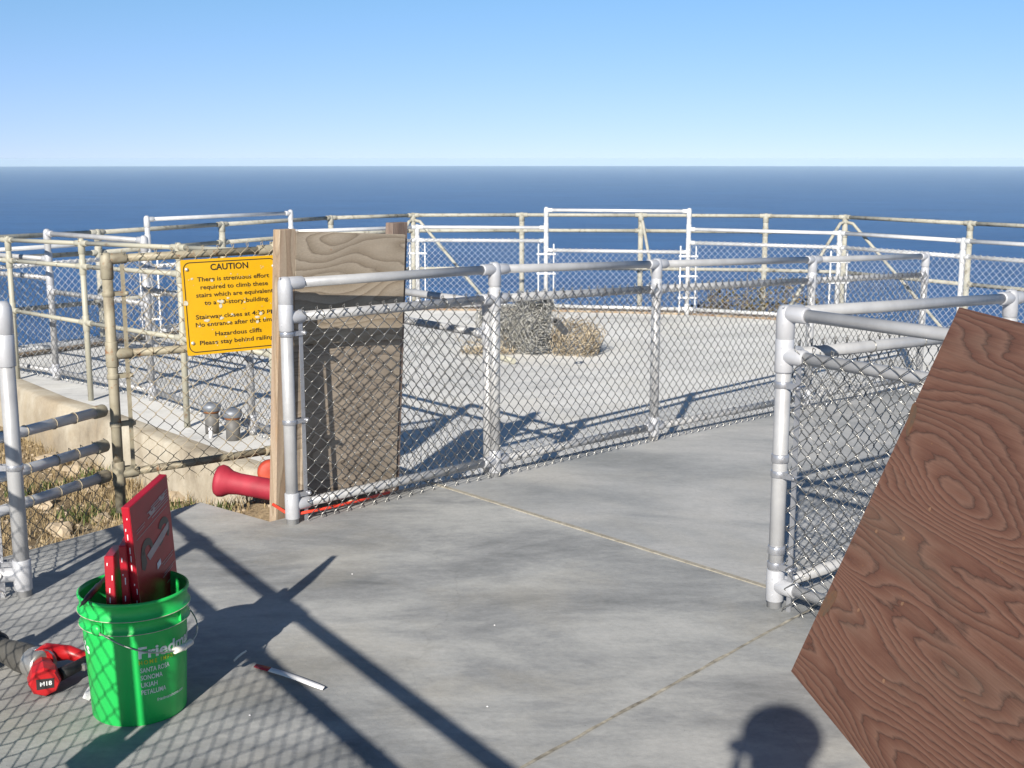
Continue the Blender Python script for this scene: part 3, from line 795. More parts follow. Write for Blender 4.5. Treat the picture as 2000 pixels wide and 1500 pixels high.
st = thing('caution_sign', 'yellow caution sign with black lettering wired to the weathered fence', 'sign', so)
def rrect(w_, h_, r_, n=7):
    pts = []
    for cx_, cy_, a0 in ((w_ / 2 - r_, h_ / 2 - r_, 0), (-w_ / 2 + r_, h_ / 2 - r_, 90), (-w_ / 2 + r_, -h_ / 2 + r_, 180), (w_ / 2 - r_, -h_ / 2 + r_, 270)):
        for k in range(n): a = R(a0 + 90 * k / (n - 1)); pts.append((cx_ + r_ * math.cos(a), cy_ + r_ * math.sin(a)))
    return pts
mb = MB(); pts = rrect(SW, SH, .006); n = len(pts)
for w_ in (0., .003):
    mb.v += [tuple(S(u, v, w_)) for u, v in pts]
mb.face(tuple(range(n, 2 * n))); mb.face(tuple(range(n))[::-1])
for i in range(n): j = (i + 1) % n; mb.face((i, j, n + j, n + i))
panel = mb.build('panel', M['yellow'], st)
mb = MB(); po_ = rrect(SW * .96, SH * .945, .032, 9); pi_ = rrect(SW * .96 - .008, SH * .945 - .008, .028, 9); n = len(po_)
mb.v += [tuple(S(u, v, .0042)) for u, v in po_] + [tuple(S(u, v, .0042)) for u, v in pi_]
for i in range(n): j = (i + 1) % n; mb.face((i, j, n + j, n + i))
sub(mb, 'border_line', M['black'], panel)
lines = [('CAUTION', .12, .39, .0), ('There is strenuous effort', .232, .745, .035), ('required to climb these', .315, .70, .04), ('stairs which are equivalent', .397, .80, .04),
         ('to a 30-story building.', .48, .675, .055), ('Stairway closes at 4:30 PM', .625, .83, .035), ('No entrance after that time', .705, .825, .025), ('Hazardous cliffs', .812, .485, .045), ('Please stay behind railing.', .897, .78, .03)]
mb = MB()
for body, bl, wd, sh in lines:
    v, f = text_mesh(body, .03, .0004 if body != 'CAUTION' else .0006); x0, x1, y0, y1 = bounds(v)
    big = body == 'CAUTION'
    kx = wd * SW / (x1 - x0); ky = (.066 * SH / .0218) if big else (.047 * SH / .0218)
    cxm = (x0 + x1) / 2; b0 = len(mb.v)
    for p in v: mb.v.append(tuple(S((p[0] - cxm) * kx + (sh - .01) * SW, SH / 2 - bl * SH + p[1] * ky, .0044)))
    for q in f: mb.face(tuple(b0 + i for i in q))
    sub(mb, 'text_line', M['black'], panel); mb = MB()
mb = MB(); rnd = random.Random(3)
spots = [(-.485, .05, .03, .016), (-.12, .045, .022, .012), (-.13, .0, .014, .016), (-.05, .075, .01, .008), (-.28, -.145, .022, .012), (-.13, -.13, .016, .012), (-.02, -.10, .012, .007), (.28, -.115, .014, .012), (.24, -.15, .018, .009), (.24, -.20, .012, .012), (-.06, -.18, .014, .006), (-.20, .27, .010, .010), (-.40, .30, .010, .008), (.44, .0, .022, .006), (-.15, .05, .009, .009), (-.1, -.33, .006, .006), (.32, -.17, .008, .009), (.0, .33, .006, .005), (.12, .02, .009, .008), (-.36, -.2, .008, .007)] + [(rnd.uniform(-.47, .45), rnd.uniform(-.44, .4), rnd.uniform(.002, .005), rnd.uniform(.002, .005)) for _ in range(34)]
for k, (u, v, a, b) in enumerate(spots):
    b0 = len(mb.v); m = 12
    for i in range(m):
        t = 2 * math.pi * i / m; q = 1 + .45 * mnoise.noise(Vector((math.cos(t) * 1.5, math.sin(t) * 1.5, k * 3.1)))
        uu = max(-SW / 2 + .001, u * SW + a * .6 * q * math.cos(t)); mb.v.append(tuple(S(uu, v * SH + b * .6 * q * math.sin(t), .0048)))
    mb.face(tuple(range(b0, b0 + m)))
sub(mb, 'worn_patches', M['scuff'], panel)
for (u, v) in ((-.445, .40), (.45, .385), (-.44, -.37), (.45, -.36)):
    mb = MB(); c = S(u * SW, v * SH, .0045); mb.lathe(c, c + uz, [(0, .0085), (.002, .0085), (.005, .006), (.0065, .002)], 12); mb.build('bolt', M['bolt'], st)

# ------------------------------------------------------------------ wooden barrier
LEAN = .048
bo = D(537, 5.42, 0); be = D(786, 6.02, 0); bo.z = be.z = 0
bd = (be - bo); bd.z = 0; BL = bd.length; bd.normalize(); bn = Vector((bd.y, -bd.x, 0))
if bn.y > 0: bn = -bn
wb = thing('wooden_barrier', 'tall weathered wooden barrier of boards and posts standing behind the corner of the silver fence', 'barrier', bo)
mb = MB(); mb.obox(bo + Vector((0, 0, -.06)), bd * .09, -bn * .045, Vector((LEAN * 1.325, 0, 1.325)), .003); mb.build('timber_post', M['post_wood'], wb)
mb = MB(); mb.obox(bo + bd * (BL - .10) - bn * .040 + Vector((0, 0, -.3)), bd * .10, -bn * .05, Vector((LEAN * 1.565, 0, 1.565)), .003); mb.build('timber_post', M['redwood'], wb)
mb = MB(); mb.obox(bo + bd * .092 + bn * .002 + Vector((LEAN * .76, 0, .76)), bd * (BL - .13) + Vector((0, 0, -.045)), -bn * .018, Vector((LEAN * .495, 0, .495)), .0015); o = mb.build('upper_board', M['board'], wb)
mb = MB(); mb.obox(bo + bd * .092 - bn * .020 + Vector((0, 0, .0)), bd * (BL - .115), -bn * .016, Vector((LEAN * 1.1, 0, 1.1)), .0015); mb.build('lower_board', M['lower_board'], wb)
mb = MB(); mb.obox(bo + bd * .155 - bn * .004 + Vector((0, 0, .01)), bd * .055, -bn * .014, Vector((LEAN * .74, 0, .74)), .0015); mb.build('batten', M['lower_board'], wb)
for (t, z) in ((.20, .99), (.29, .985)):
    mb = MB(); c = bo + bd * t + bn * .002 + Vector((0, 0, z - .06)); mb.lathe(c, c + bn, [(0, .017), (.002, .016), (.003, .007), (.010, .007), (.011, .002)], 12); mb.build('washer', M['bolt'], wb)

# ------------------------------------------------------------------ plywood sheet
pb = Vector((.863, 3.58, 0)); pe = Vector((.112, -.994, 0)).normalized(); pt = Vector((.465, .052, 1.126)).normalized(); pn = pe.cross(pt)
if pn.x > 0: pn = -pn
pw = 1.22; pl = 1.75; th = .016
root = thing('plywood_sheet', 'large reddish brown plywood sheet leaning against the corner fence at right', 'plywood sheet', pb)
me_ = MB(); me_.obox((0, 0, 0), (pl, 0, 0), (0, pw, 0), (0, 0, th), .001)
o = me_.build('sheet', [M['plywood']]); rot = Matrix((pe, pt, pe.cross(pt))).transposed().to_4x4()
o.parent = root; o.matrix_local = Matrix.Translation(-pn * th * (1 if pe.cross(pt).x < 0 else 0)) @ rot
def onp(u, v, w_=.0): return pb + pe * u + pt * v + pn * w_
def patch(name, ctr, a, b, ang, mat, seed):
    mb = MB(); m = 16
    for i in range(m):
        t = 2 * math.pi * i / m; q = 1 + .35 * mnoise.noise(Vector((math.cos(t), math.sin(t), seed)))
        x = a * q * math.cos(t); y = b * q * math.sin(t); mb.v.append(tuple(onp(ctr[0] + x * math.cos(ang) - y * math.sin(ang), ctr[1] + x * math.sin(ang) + y * math.cos(ang), .0012)))
    mb.face(tuple(range(m)) ); o = mb.build(name, mat, root); return o
M['knot'] = mottled('wood_filler_patch', (.17, .075, .035), (.09, .065, .045), 40, .8)
patch('stain_patch', (.025, .86), .022, .055, .5, M['knot'], 2.); patch('stain_patch', (.035, .25), .03, .05, -.5, M['knot'], 5.)
for (u, v) in ((.28, .55), (.34, .66), (.42, .40), (.22, .30), (.12, .52), (.5, .2)):
    patch('knot', (u, v), .007, .006, 0, plain('knot_%d' % int(u * 100), (.24, .13, .075), .8), u * 9)

# ------------------------------------------------------------------ bucket and what is in it
bc = Vector((-1.076, 3.33, 0)); HB = .365
bk = thing('bucket', 'green plastic bucket holding red cartons, printed with white lettering', 'bucket', bc)
prof_o = [(0, .128), (.004, .131), (.27, .1435), (.272, .1435), (.275, .152), (.278, .152), (.281, .1445), (.312, .146), (.314, .1545), (.318, .1545), (.321, .147), (.355, .1485), (.357, .153), (.364, .153), (.366, .150)]
prof_i = [(.366, .147), (.352, .1445), (.01, .125), (.008, .0)]
mb = MB(); mb.lathe(bc, bc + Vector((0, 0, 1)), prof_o + prof_i, 64, True, False)
b0 = len(mb.v); 
mb.v += [tuple(bc + Vector((.128 * math.cos(2 * math.pi * k / 64), .128 * math.sin(2 * math.pi * k / 64), 0))) for k in range(64)]; mb.face(tuple(range(b0, b0 + 64))[::-1])
body = mb.build('body', M['green'], bk)
view0 = math.atan2(-bc.y, -bc.x)
# ribs between the rings
mb = MB()
for k in range(4):
    a = 2 * math.pi * k / 4 + view0 - .62; d = Vector((math.cos(a), math.sin(a), 0)); t_ = Vector((-d.y, d.x, 0))
    mb = MB(); mb.obox(bc + d * .142 - t_ * .0015 + Vector((0, 0, .279)), d * .010, t_ * .003, Vector((0, 0, .036)))
    sub(mb, 'rib', M['green'], body)
for z_, r_ in ((.2765, .1528), (.316, .1553)):
    mb = MB(); mb.tube([bc + Vector((r_ * math.cos(2 * math.pi * k / 48), r_ * math.sin(2 * math.pi * k / 48), z_)) for k in range(48)], .0011, 4, False, True, True); sub(mb, 'ring_edge', M['scuff'], body)
view = math.atan2(-bc.y, -bc.x)          # angle towards the camera
earA = view - .75; earB = earA + math.pi
eA = bc + Vector((math.cos(earA) * .150, math.sin(earA) * .150, .288)); eB = bc + Vector((math.cos(earB) * .150, math.sin(earB) * .150, .288))
mb = MB()
for e in (eA, eB):
    d = (e - bc); d.z = 0; d.normalize(); mb.lathe(e - d * .006, e + d, [(0, .016), (.012, .015), (.014, .006), (.015, .001)], 14)
ear = sub(mb, 'ear', M['green'], body)
# wire handle hanging to the front right
fwd = Vector((math.cos(view + .82), math.sin(view + .82), 0)); pts = []
for k in range(29):
    t = math.pi * k / 28; q = math.sin(t)
    p = (eA + eB) / 2 + (eA - eB) / 2 * math.cos(t) * (1.03 + .02 * q); p += fwd * (.172 * q ** .8) + Vector((0, 0, -.075 * q ** .9)); pts.append(p)
mb = MB(); mb.tube(pts, .0021, 6); hd = mb.build('handle', M['wirebail'], bk)
gi = pts[12:17]; mb = MB(); mb.tube([pts[12], pts[14], pts[16]], .0095, 12); mb.tube([pts[14] - (pts[15] - pts[14]) * .06, pts[14] + (pts[15] - pts[14]) * .06], .0108, 12); sub(mb, 'grip', M['grip'], hd)
def on_bucket(ang, z, o_=.0012):
    r_ = .131 + (.1435 - .131) * z / .27 + o_; return bc + Vector((math.cos(ang) * r_, math.sin(ang) * r_, z))
def bucket_text(mb, body, z, h, a_left, width=None, off_=.0008, sp=1., shear=0.):
    v, f = text_mesh(body, .1, off_, shear, sp); x0, x1, y0, y1 = bounds(v); k = h / .0727; kx = k
    if width: kx = width / (x1 - x0)
    b0 = len(mb.v)
    for p in v: mb.v.append(tuple(on_bucket(a_left + (p[0] - x0) * kx / .140, z + p[1] * k)))
    for q in f: mb.face(tuple(b0 + i for i in q))
tl = view + .02
for t_, z_, h_, a_, w_, o_ in (("Friedman's", .203, .034, tl, .235, .0028), ('SANTA ROSA', .160, .0145, tl + .02, .085, .0016), ('SONOMA', .138, .0145, tl + .02, .062, .0016), ('UKIAH', .116, .0145, tl + .02, .046, .0016), ('PETALUMA', .094, .0145, tl + .02, .072, .0016), ('friedmanshome.com', .067, .010, tl + .33, .10, .0012)):
    mbw = MB(); bucket_text(mbw, t_, z_, h_, a_, w_, o_); sub(mbw, 'text_line', M['white_print'], body)
mby = MB(); bucket_text(mby, 'HOME IMPROVEMENT', 0.184, .0125, tl + .0, .19, .0016, 1.4); sub(mby, 'tagline', M['yellow_print'], body)
mbw = MB(); bucket_text(mbw, "Friedman's", .203, .034, tl - 2.78, .235, .0026); sub(mbw, 'back_lettering', M['white_print'], body)

def carton(label, near_top, far_top, bot_z, thick, group=None, deco=False, tilt=Vector((0, 0, 0))):
    """a thin upright box; near/far top corners of its right hand face"""
    ax = far_top - near_top; up = Vector((0, 0, 1)); n_ = ax.cross(up).normalized()
    if n_.x < 0: n_ = -n_
    down = Vector((tilt.x, tilt.y, bot_z - near_top.z)); 
    down = down - ax.normalized() * down.dot(ax.normalized()) * 1.0
    o_ = near_top + down
    root = thing('carton', label, 'carton', o_, group)
    mb = MB(); mb.obox(o_ - n_ * thick, ax, n_ * thick, -down, .0022); o = mb.build('box', M['carton'], root)
    # worn white line along the corner
    axn = ax.normalized(); dn = (-down).normalized(); H_ = down.length; nf = axn.cross(dn); nf = nf if nf.x > 0 else -nf
    def pt_(u, v, w_=.0008): return o_ + axn * u + dn * v + nf * w_
    mb = MB(); rnd = random.Random(int(thick * 1e4))
    v = .03
    while v < H_ - .01:
        l_ = rnd.uniform(.01, .05); b0 = len(mb.v); w1 = rnd.uniform(.001, .003)
        mb.v += [tuple(pt_(0.0005, v)), tuple(pt_(w1, v)), tuple(pt_(w1 * .6, v + l_)), tuple(pt_(.0005, v + l_))]; mb.face((b0, b0 + 1, b0 + 2, b0 + 3)); v += l_ + rnd.uniform(.0, .02)
    sub(mb, 'worn_edge', M['cardboard'], o)
    # sunlit narrow side: torn tape streaks
    mb = MB(); v = H_ * .45
    while v < H_ - .02:
        b0 = len(mb.v); x_ = rnd.uniform(.15, .8) * thick; l_ = rnd.uniform(.004, .02)
        q = [o_ - nf * x_ + dn * v - axn * .0008, o_ - nf * (x_ - .002) + dn * v - axn * .0008, o_ - nf * (x_ - .003) + dn * (v + l_) - axn * .0008, o_ - nf * x_ + dn * (v + l_) - axn * .0008]
        mb.v += [tuple(p) for p in q]; mb.face((b0, b0 + 1, b0 + 2, b0 + 3)); v += rnd.uniform(.015, .05)
    sub(mb, 'scuff', M['white_label'], o)
    return root, o, pt_, H_, ax.length
cA = W(252, 992, 3.335); cB = W(326, 926, 3.575)
root, bx, pt_, H_, WD = carton('tall red carton, largest of those standing in the green bucket', cA, cB, .06, .024, 'red cartons in the green bucket')
# picture of a tool (two dark clamps joined by a frame), small print and a white label on the face
def poly_on(mb, pts, w_=.001):
    b0 = len(mb.v); mb.v += [tuple(pt_(u * WD, H_ - v, w_)) for u, v in pts]; mb.face(tuple(range(b0, b0 + len(pts))))
mb = MB()
for s_, cu_, cv in ((1, .30, .165), (1, .76, .150)):
    outer = []; inner = []
    for k in range(11):
        a = R(-170 + 200 * k / 10) if cu_ < .5 else R(-150 + 200 * k / 10)
        outer.append((cu_ + .155 * math.cos(a), cv - .0 + .040 * math.sin(a))); inner.append((cu_ + .085 * math.cos(a) + .01, cv + .004 + .022 * math.sin(a)))
    poly_on(mb, outer + inner[::-1])
poly_on(mb, [(.14, .16), (.24, .15), (.27, .195), (.20, .212), (.13, .20)])
poly_on(mb, [(.60, .155), (.68, .15), (.72, .178), (.62, .186)])
sub(mb, 'tool_picture', M['print_dark'], bx)
mb = MB(); poly_on(mb, [(.28, .174), (.74, .146), (.90, .138), (.88, .158), (.70, .174), (.34, .196)], .0012)
for k in range(5): poly_on(mb, [(.45 - .1 * (k % 2) + .05, .050 + .008 * k), (.95, .040 + .008 * k), (.95, .043 + .008 * k), (.5 - .1 * (k % 2), .0535 + .008 * k)], .0009)
for k, (u0, u1, v0) in enumerate(((.08, .9, .105), (.10, .32, .080), (.10, .30, .088), (.62, .95, .24), (.66, .92, .248), (.66, .95, .275), (.62, .9, .283), (.70, .95, .31))):
    poly_on(mb, [(u0, v0 + .0), (u1, v0 - .022 * (u1 - u0)), (u1, v0 - .022 * (u1 - u0) + .0022), (u0, v0 + .0022)], .0009)
for (u, v) in ((.52, .055), (.80, .040)):
    outer = [(u + .09 * math.cos(R(20 + 150 * k / 8)), v + .020 * math.sin(R(20 + 150 * k / 8))) for k in range(9)]; inner = [(u + .04 * math.cos(R(20 + 150 * k / 8)), v + .009 * math.sin(R(20 + 150 * k / 8))) for k in range(9)]
    poly_on(mb, outer + inner[::-1], .0011)
sub(mb, 'small_print', M['print_grey'], bx)
mb = MB(); poly_on(mb, [(.50, .225), (.60, .220), (.60, .238), (.50, .244)], .0013); sub(mb, 'label', M['white_label'], bx)
carton('narrow red carton in the middle of those in the green bucket', W(246, 1066, 3.36), W(262, 1036, 3.48), .16, .020, 'red cartons in the green bucket')
carton('short red carton leaning furthest left in the green bucket', W(222, 1086, 3.36), W(238, 1064, 3.48), .18, .026, 'red cartons in the green bucket')
# chisel-like rod over the rim
ra = W(155, 1186, 3.30); rb = W(205, 1130, 3.48)
root = thing('rod', 'dark steel rod with a pointed tip resting over the left rim of the green bucket', 'tool', ra)
d = (rb - ra).normalized(); mb = MB(); mb.lathe(ra, rb, [(0, .001), (.02, .003), (.024, .006), (.05, .0065), (.055, .009), (.14, .009), (.142, .006), (.24, .006)], 10); mb.build('shaft', M['print_dark'], root)

# ------------------------------------------------------------------ reciprocating saw
def skin_like(mb, pts, rs, sides=16, squash=None): mb.tube(pts, rs, sides)
sr_ = thing('cordless_saw', 'red and black cordless saw lying on the deck left of the green bucket', 'power tool', G(90, 1330))
a = G(-12, 1262, .05); c = G(85, 1300, .055); dd = (c - a).normalized()
def at(t, z=0): return a + dd * t + Vector((0, 0, z))
mb = MB(); Ls = (c - a).length
mb.tube([at(.0), at(.03), at(.045), at(Ls * .55), at(Ls * .85), at(Ls * 1.0)], [.040, .036, .034, .045, .046, .040], 20); mb.build('motor_housing', M['rubber'], sr_)
mb = MB(); mb.tube([at(-.035, .008), at(-.01, .004), at(.012), at(.032)], [.050, .044, .048, .037], 20); mb.tube([at(-.02, -.02), at(-.09, -.03)], .006, 8); mb.build('shoe', M['black_rubber'], sr_)
mb = MB(); mb.sleeve(at(Ls * .78), at(Ls * 1.02), .0475, .008, 20); mb.build('silver_band', M['tool_metal'], sr_)
# red body, loop handle and battery end
rb0 = at(Ls * 1.0); side = Vector((dd.y, -dd.x, 0)); 
if side.y > 0: side = -side
h1 = G(172, 1288, .05); h0 = G(95, 1275, .07)
mb = MB(); mb.tube([at(Ls * .95, .01), h0 + Vector((0, 0, .0)), (h0 + h1) / 2 + Vector((0, .01, .008)), h1 + Vector((-.01, .008, .0)), h1 + Vector((.002, -.012, -.004))], [.040, .032, .022, .020, .016], 14); mb.build('body', M['tool_red'], sr_)
g0 = G(116, 1318, .045)
mb = MB(); mb.tube([h1 + Vector((.0, -.008, 0)), h1 * .65 + g0 * .35 + Vector((0, -.012, 0)), h1 * .3 + g0 * .7 + Vector((0, -.006, 0)), g0], [.0165, .018, .019, .020], 14)
hn = mb.build('handle', M['black_rubber'], sr_)
mb = MB(); mb.obox(h1 * .8 + g0 * .2 + Vector((.0, -.03, -.014)), (.018, -.004, 0), (.004, .012, 0), (0, 0, .022), .002); sub(mb, 'trigger_lock', M['tool_metal'], hn)
b1 = G(88, 1335, .045); ax = (b1 - at(Ls * .97)).normalized(); x, y = perp(ax)
mb = MB(); st_ = at(Ls * .97); 
pr_ = [(0, .030), (.02, .036), (.05, .041), (.056, .040), (.060, .046), (.098, .046), (.106, .040)]
LL = (b1 - st_).length; pr_ = [(h * LL / .106, r) for h, r in pr_]
mb.lathe(st_, b1, pr_, 8, False); bt = mb.build('battery', M['tool_red'], sr_)
end = st_ + (b1 - st_).normalized() * (LL + .0012); n_ = (b1 - st_).normalized(); hz = Vector((n_.y, -n_.x, 0)).normalized(); 
if hz.x < 0: hz = -hz
vt = n_.cross(hz); vt = vt if vt.z > 0 else -vt
mb = MB(); b0 = 0; mb.v += [tuple(end + hz * u + vt * v) for u, v in ((-.024, -.017), (.024, -.017), (.026, .014), (-.024, .017))]; mb.face((0, 1, 2, 3)); sub(mb, 'battery_label', M['print_dark'], bt)
v, f = text_mesh('M18', .02, .0004); x0, x1, y0, y1 = bounds(v)
mb = MB(); mb.v += [tuple(end + n_ * .001 + hz * (p[0] * .95 + .002) + vt * (p[1] * .95 - .006)) for p in v]
for q in f: mb.face(q)
sub(mb, 'battery_lettering', M['white_label'], bt)

# ------------------------------------------------------------------ litter
def strip(name, label, cat, a, b, wd, mat, curl=.01, n=8, torn=True, extra=None):
    root = thing(name, label, cat, a); d = (b - a); L_ = d.length; d.normalize(); s_ = Vector((-d.y, d.x, 0)); mb = MB()
    for k in range(n + 1):
        t = k / n; c = a + d * L_ * t + Vector((0, 0, .004 + curl * abs(math.sin(t * 3.1)) * .8)); w_ = wd * (1 if 0 < k < n else .7)
        mb.v += [tuple(c - s_ * w_ / 2 + Vector((0, 0, .002))), tuple(c + s_ * w_ / 2 + Vector((0, 0, .006 + curl * .4)))]
        if k:
            q = len(mb.v); mb.cur = 1 if (extra and t <= .28) else 0; mb.face((q - 4, q - 2, q - 1, q - 3), True)
    o = mb.build('paper', [mat, extra or mat], root); md = o.modifiers.new('t', 'SOLIDIFY'); md.thickness = .0006; return root
strip('paper_strip', 'long torn white and red paper strip lying across the railing shadow on the deck', 'litter', G(498, 1305), G(632, 1350), .017, M['white_label'], .006, 9, True, M['carton'])
strip('paper_scrap', 'short white paper scrap tucked at the left foot of the green bucket', 'litter', G(168, 1372), G(205, 1328), .026, M['white_label'], .01, 6)
strip('twist_tie', 'thin pale sliver lying on the shaded deck right of the green bucket', 'litter', G(457, 1296), G(482, 1276), .004, M['grip'], .004, 3)
for x, y, lb in ((488, 1398, 'tiny pale chip on the deck inside the mesh shadow below the paper strip'), (688, 1122, 'tiny pale chip on the deck near the tip of the carton shadow'), (952, 1381, 'tiny pale chip on the deck just right of the railing shadow'), (966, 1222, 'tiny pale chip on the deck in the middle of the open concrete')):
    mb = MB(); p = G(x, y); mb.ball(p + Vector((0, 0, .002)), .0028, 4, (1.2, .8, .6)); o = mb.build('pebble', M['white_label'], None, p)
    o.data.transform(Matrix.Translation((0, 0, 0))); tag(o, lb, 'pebble', 'pale chips scattered on the deck')

# ------------------------------------------------------------------ red pipe pieces beyond the deck corner
ta = W(427, 938, 5.70); tb_ = W(560, 962, 5.66)
root = thing('red_pipe_section', 'faded red flanged pipe section lying behind the deck corner', 'pipe', ta)
mb = MB(); LL = (tb_ - ta).length
mb.lathe(ta, tb_, [(.02, .035), (0, .050), (-.004, .068), (.010, .076), (.03, .073), (.06, .056), (.10, .050), (LL, .050)], 28, True, False); mb.build('pipe', M['red_pipe'], root)
mb = MB(); mb.lathe(ta + (tb_ - ta).normalized() * .019, tb_, [(0, .036), (.001, .0)], 20, True, False); mb.build('bore_shade_disc', M['bore_shade'], root)  # flat disc closing the mouth, its dark colour paints the shade inside
ta2 = W(527, 922, 5.86); tb2 = W(560, 945, 6.06)
root = thing('red_valve_wheel', 'orange-red rusty cap half hidden behind the faded red pipe section', 'pipe cap', ta2)
mb = MB(); mb.lathe(ta2 + Vector((-.0, .02, -.01)), ta2 + Vector((.25, -.9, .1)), [(-.06, .060), (-.02, .062), (-.004, .056), (.0, .05), (.003, .02), (.004, .001)], 24); mb.build('cap', M['orange_red'], root)
mb = MB(); pts = [W(533, 985, 5.40), W(560, 1002, 5.36), W(585, 1003, 5.35), W(640, 992, 5.46), W(700, 978, 5.62), W(760, 966, 5.80)]
for p in pts: p.z = max(p.z, .012)
mb.tube(pts, .007, 8); o = mb.build('red_cord', M['red_cord']); o.name = 'cord'; tag(o, 'thin bright red cord lying under the bottom rail beside the wooden barrier', 'cord')

# ------------------------------------------------------------------ vent pipes on the wall
for i, (px, py, dep, lab) in enumerate(((415, 840, 8.2, 'stubby grey vent pipe with the white plastic stub in front of it'), (456, 858, 8.0, 'stubby grey vent pipe with domed cap, right hand one of the two on the wall'))):
    p = D(px, dep, FZ); root = thing('vent_pipe', lab, 'vent pipe', p, 'vent pipes on the retaining wall')
    mb = MB(); mb.lathe(p, p + Vector((0, 0, 1)), [(0, .046), (.15, .046)], 20); mb.build('pipe', M['vent_grey'], root)
    mb = MB(); mb.lathe(p, p + Vector((0, 0, 1)), [(.14, .050), (.15, .053), (.153, .053)], 20); mb.build('rust_collar', M['rust'], root)
    mb = MB(); mb.lathe(p, p + Vector((0, 0, 1)), [(.153, .056), (.158, .062), (.185, .063), (.20, .054), (.206, .035), (.208, .001)], 20); mb.build('cap', M['vent_cap'], root)
for i, (px, dep) in enumerate(((412, 8.05),)):
    p = D(px, dep, FZ); mb = MB(); mb.tube([p, p + Vector((0, 0, .075))], .013, 10); o = mb.build('pipe_stub', M['white_label']); tag(o, 'small white plastic pipe stub in front of the left vent pipe', 'pipe')

# ------------------------------------------------------------------ rolls of old fencing
def roll(name, label, c, axis, upv, R0_, R1_, turns, length, mat, seed, squash=1.0, cell=.055, group='rolls of old chain link on the platform'):
    root = thing(name, label, 'wire roll', Vector((c.x, c.y, FZ)), group)
    axis = axis.normalized(); u = (upv - axis * upv.dot(axis)).normalized(); v = axis.cross(u); rnd = random.Random(seed)
    mb = MB(); total = math.pi * (R0_ + R1_) * turns; nsteps = int(total / (cell / 2))
    lines_ = int(length / cell)
    # zigzag wires wound along the spiral: each wire runs the length of the roll
    def P(s_, h):
        t = s_ / total; ang = 2 * math.pi * turns * t; r_ = R0_ + (R1_ - R0_) * t
        q = Vector((math.cos(ang) * 2, math.sin(ang) * 2, h * 5 + seed)); r_ *= 1 + .20 * mnoise.noise(q * .8); hh = h + .03 * mnoise.noise(q * 1.7) + rnd.uniform(-.006, .006)
        r_ += rnd.uniform(-.006, .006)
        return c + (u * math.sin(ang) * squash + v * math.cos(ang)) * r_ + axis * hh
    for k in range(nsteps):
        s0 = total * k / nsteps; s1 = total * (k + 1) / nsteps; pts = []
        for j in range(lines_ * 2 + 1):
            pts.append(P(s1 if (j + k) % 2 else s0, -length / 2 + j * cell / 2))
        mb.tube(pts, .0045, 3, False)
    mb.build('rolled_mesh', mat, root)
    # loose ends
    mb = MB()
    for k in range(120):
        p = P(rnd.uniform(total * .5, total), rnd.choice((-1, 1)) * length / 2); d = Vector((rnd.uniform(-1, 1), rnd.uniform(-1, 1), rnd.uniform(-.6, 1))).normalized() * rnd.uniform(.03, .13)
        mb.tube([p, p + d * .6 + Vector((0, 0, .01)), p + d], .0026, 3, False)
    mb.build('loose_wire', mat, root)
    return root
c1 = G(1030, 690, FZ); c1.z = FZ + .215
roll('wire_roll', 'big grey roll of old chain link lying end-on on the platform', c1 + Vector((-.10, .10, 0)), Vector((.85, -.8, 0)), Vector((0, 0, 1)), .02, .215, 7.5, .74, M['roll_grey'], 3)
c2 = G(1050, 690, FZ) + Vector((-.03, .10, 0)); c2.z = FZ + .40
roll('wire_roll', 'smaller grey roll of chain link heaped on top of the big roll', c2, Vector((.2, -1., .1)), Vector((0, 0, 1)), .02, .165, 5.5, .46, M['roll_grey'], 5)
c3 = G(1124, 690, FZ); c3.z = FZ + .14
roll('wire_roll', 'tan corroded roll of old chain link lying open at the right of the pile', c3, Vector((.15, -.35, 1.)), Vector((1, 0, .1)), .11, .27, 4.5, .24, M['roll_tan'], 9)
c4 = G(955, 690, FZ); c4.z = FZ + .05
roll('wire_roll', 'flat tan heap of loose fence wire at the left foot of the pile', c4, Vector((0, .2, 1)), Vector((1, 0, 0)), .05, .26, 5, .10, M['roll_tan'], 12)
a = G(945, 692, FZ) + Vector((0, 0, .03)); b = G(1003, 712, FZ) + Vector((0, 0, .03))
mb = MB(); mb.tube([a, b], .026, 12); o = mb.build('loose_pipe', M['cream']); tag(o, 'short cream pipe poking out from under the grey wire roll', 'pipe')
a = W(1084, 626, 10.0); b = W(1105, 650, 10.3)
mb = MB(); mb.lathe(a, b, [(0, .030), (0, .022), (.05, .022)], 12, True, False); mb.lathe(a, b, [(0, .030), (.3, .030)], 12, True, False); o = mb.build('loose_pipe', M['vent_grey']); tag(o, 'grey pipe with open end sticking out between the wire rolls', 'pipe')

# ------------------------------------------------------------------ plants, rocks
def vis(p): # in the strip that the photograph shows left of the barrier
    return True
rnd = random.Random(21)
def pit_point():
    while True:
        x = rnd.uniform(-5.2, -.7); y = rnd.uniform(4.6, 9.6)
        # behind deck edge and in front of the wall
        p = Vector((x, y, 0))
        ok = True
        for i in range(len(WE) - 1):
            a, b = WE[i], WE[i + 1]
            if min(a.x, b.x) <= x <= max(a.x, b.x):
                yy = a.y + (b.y - a.y) * (x - a.x) / (b.x - a.x)
                if y > yy - .25: ok = False
        if x > -1.06 and y > 6.9: ok = False
        for (a, b) in ((Vector((-3.3, 4.42, 0)), e0), (e0, e1), (e1, e2), (e2, e3)):
            if min(a.x, b.x) <= x <= max(a.x, b.x):
                yy = a.y + (b.y - a.y) * (x - a.x) / (b.x - a.x)
                if y < yy + .03: ok = False
        if x > -1.06 and y < 5.45: ok = False
        if x < -3.3 and y < 4.5: ok = False
        if ok: return x, y
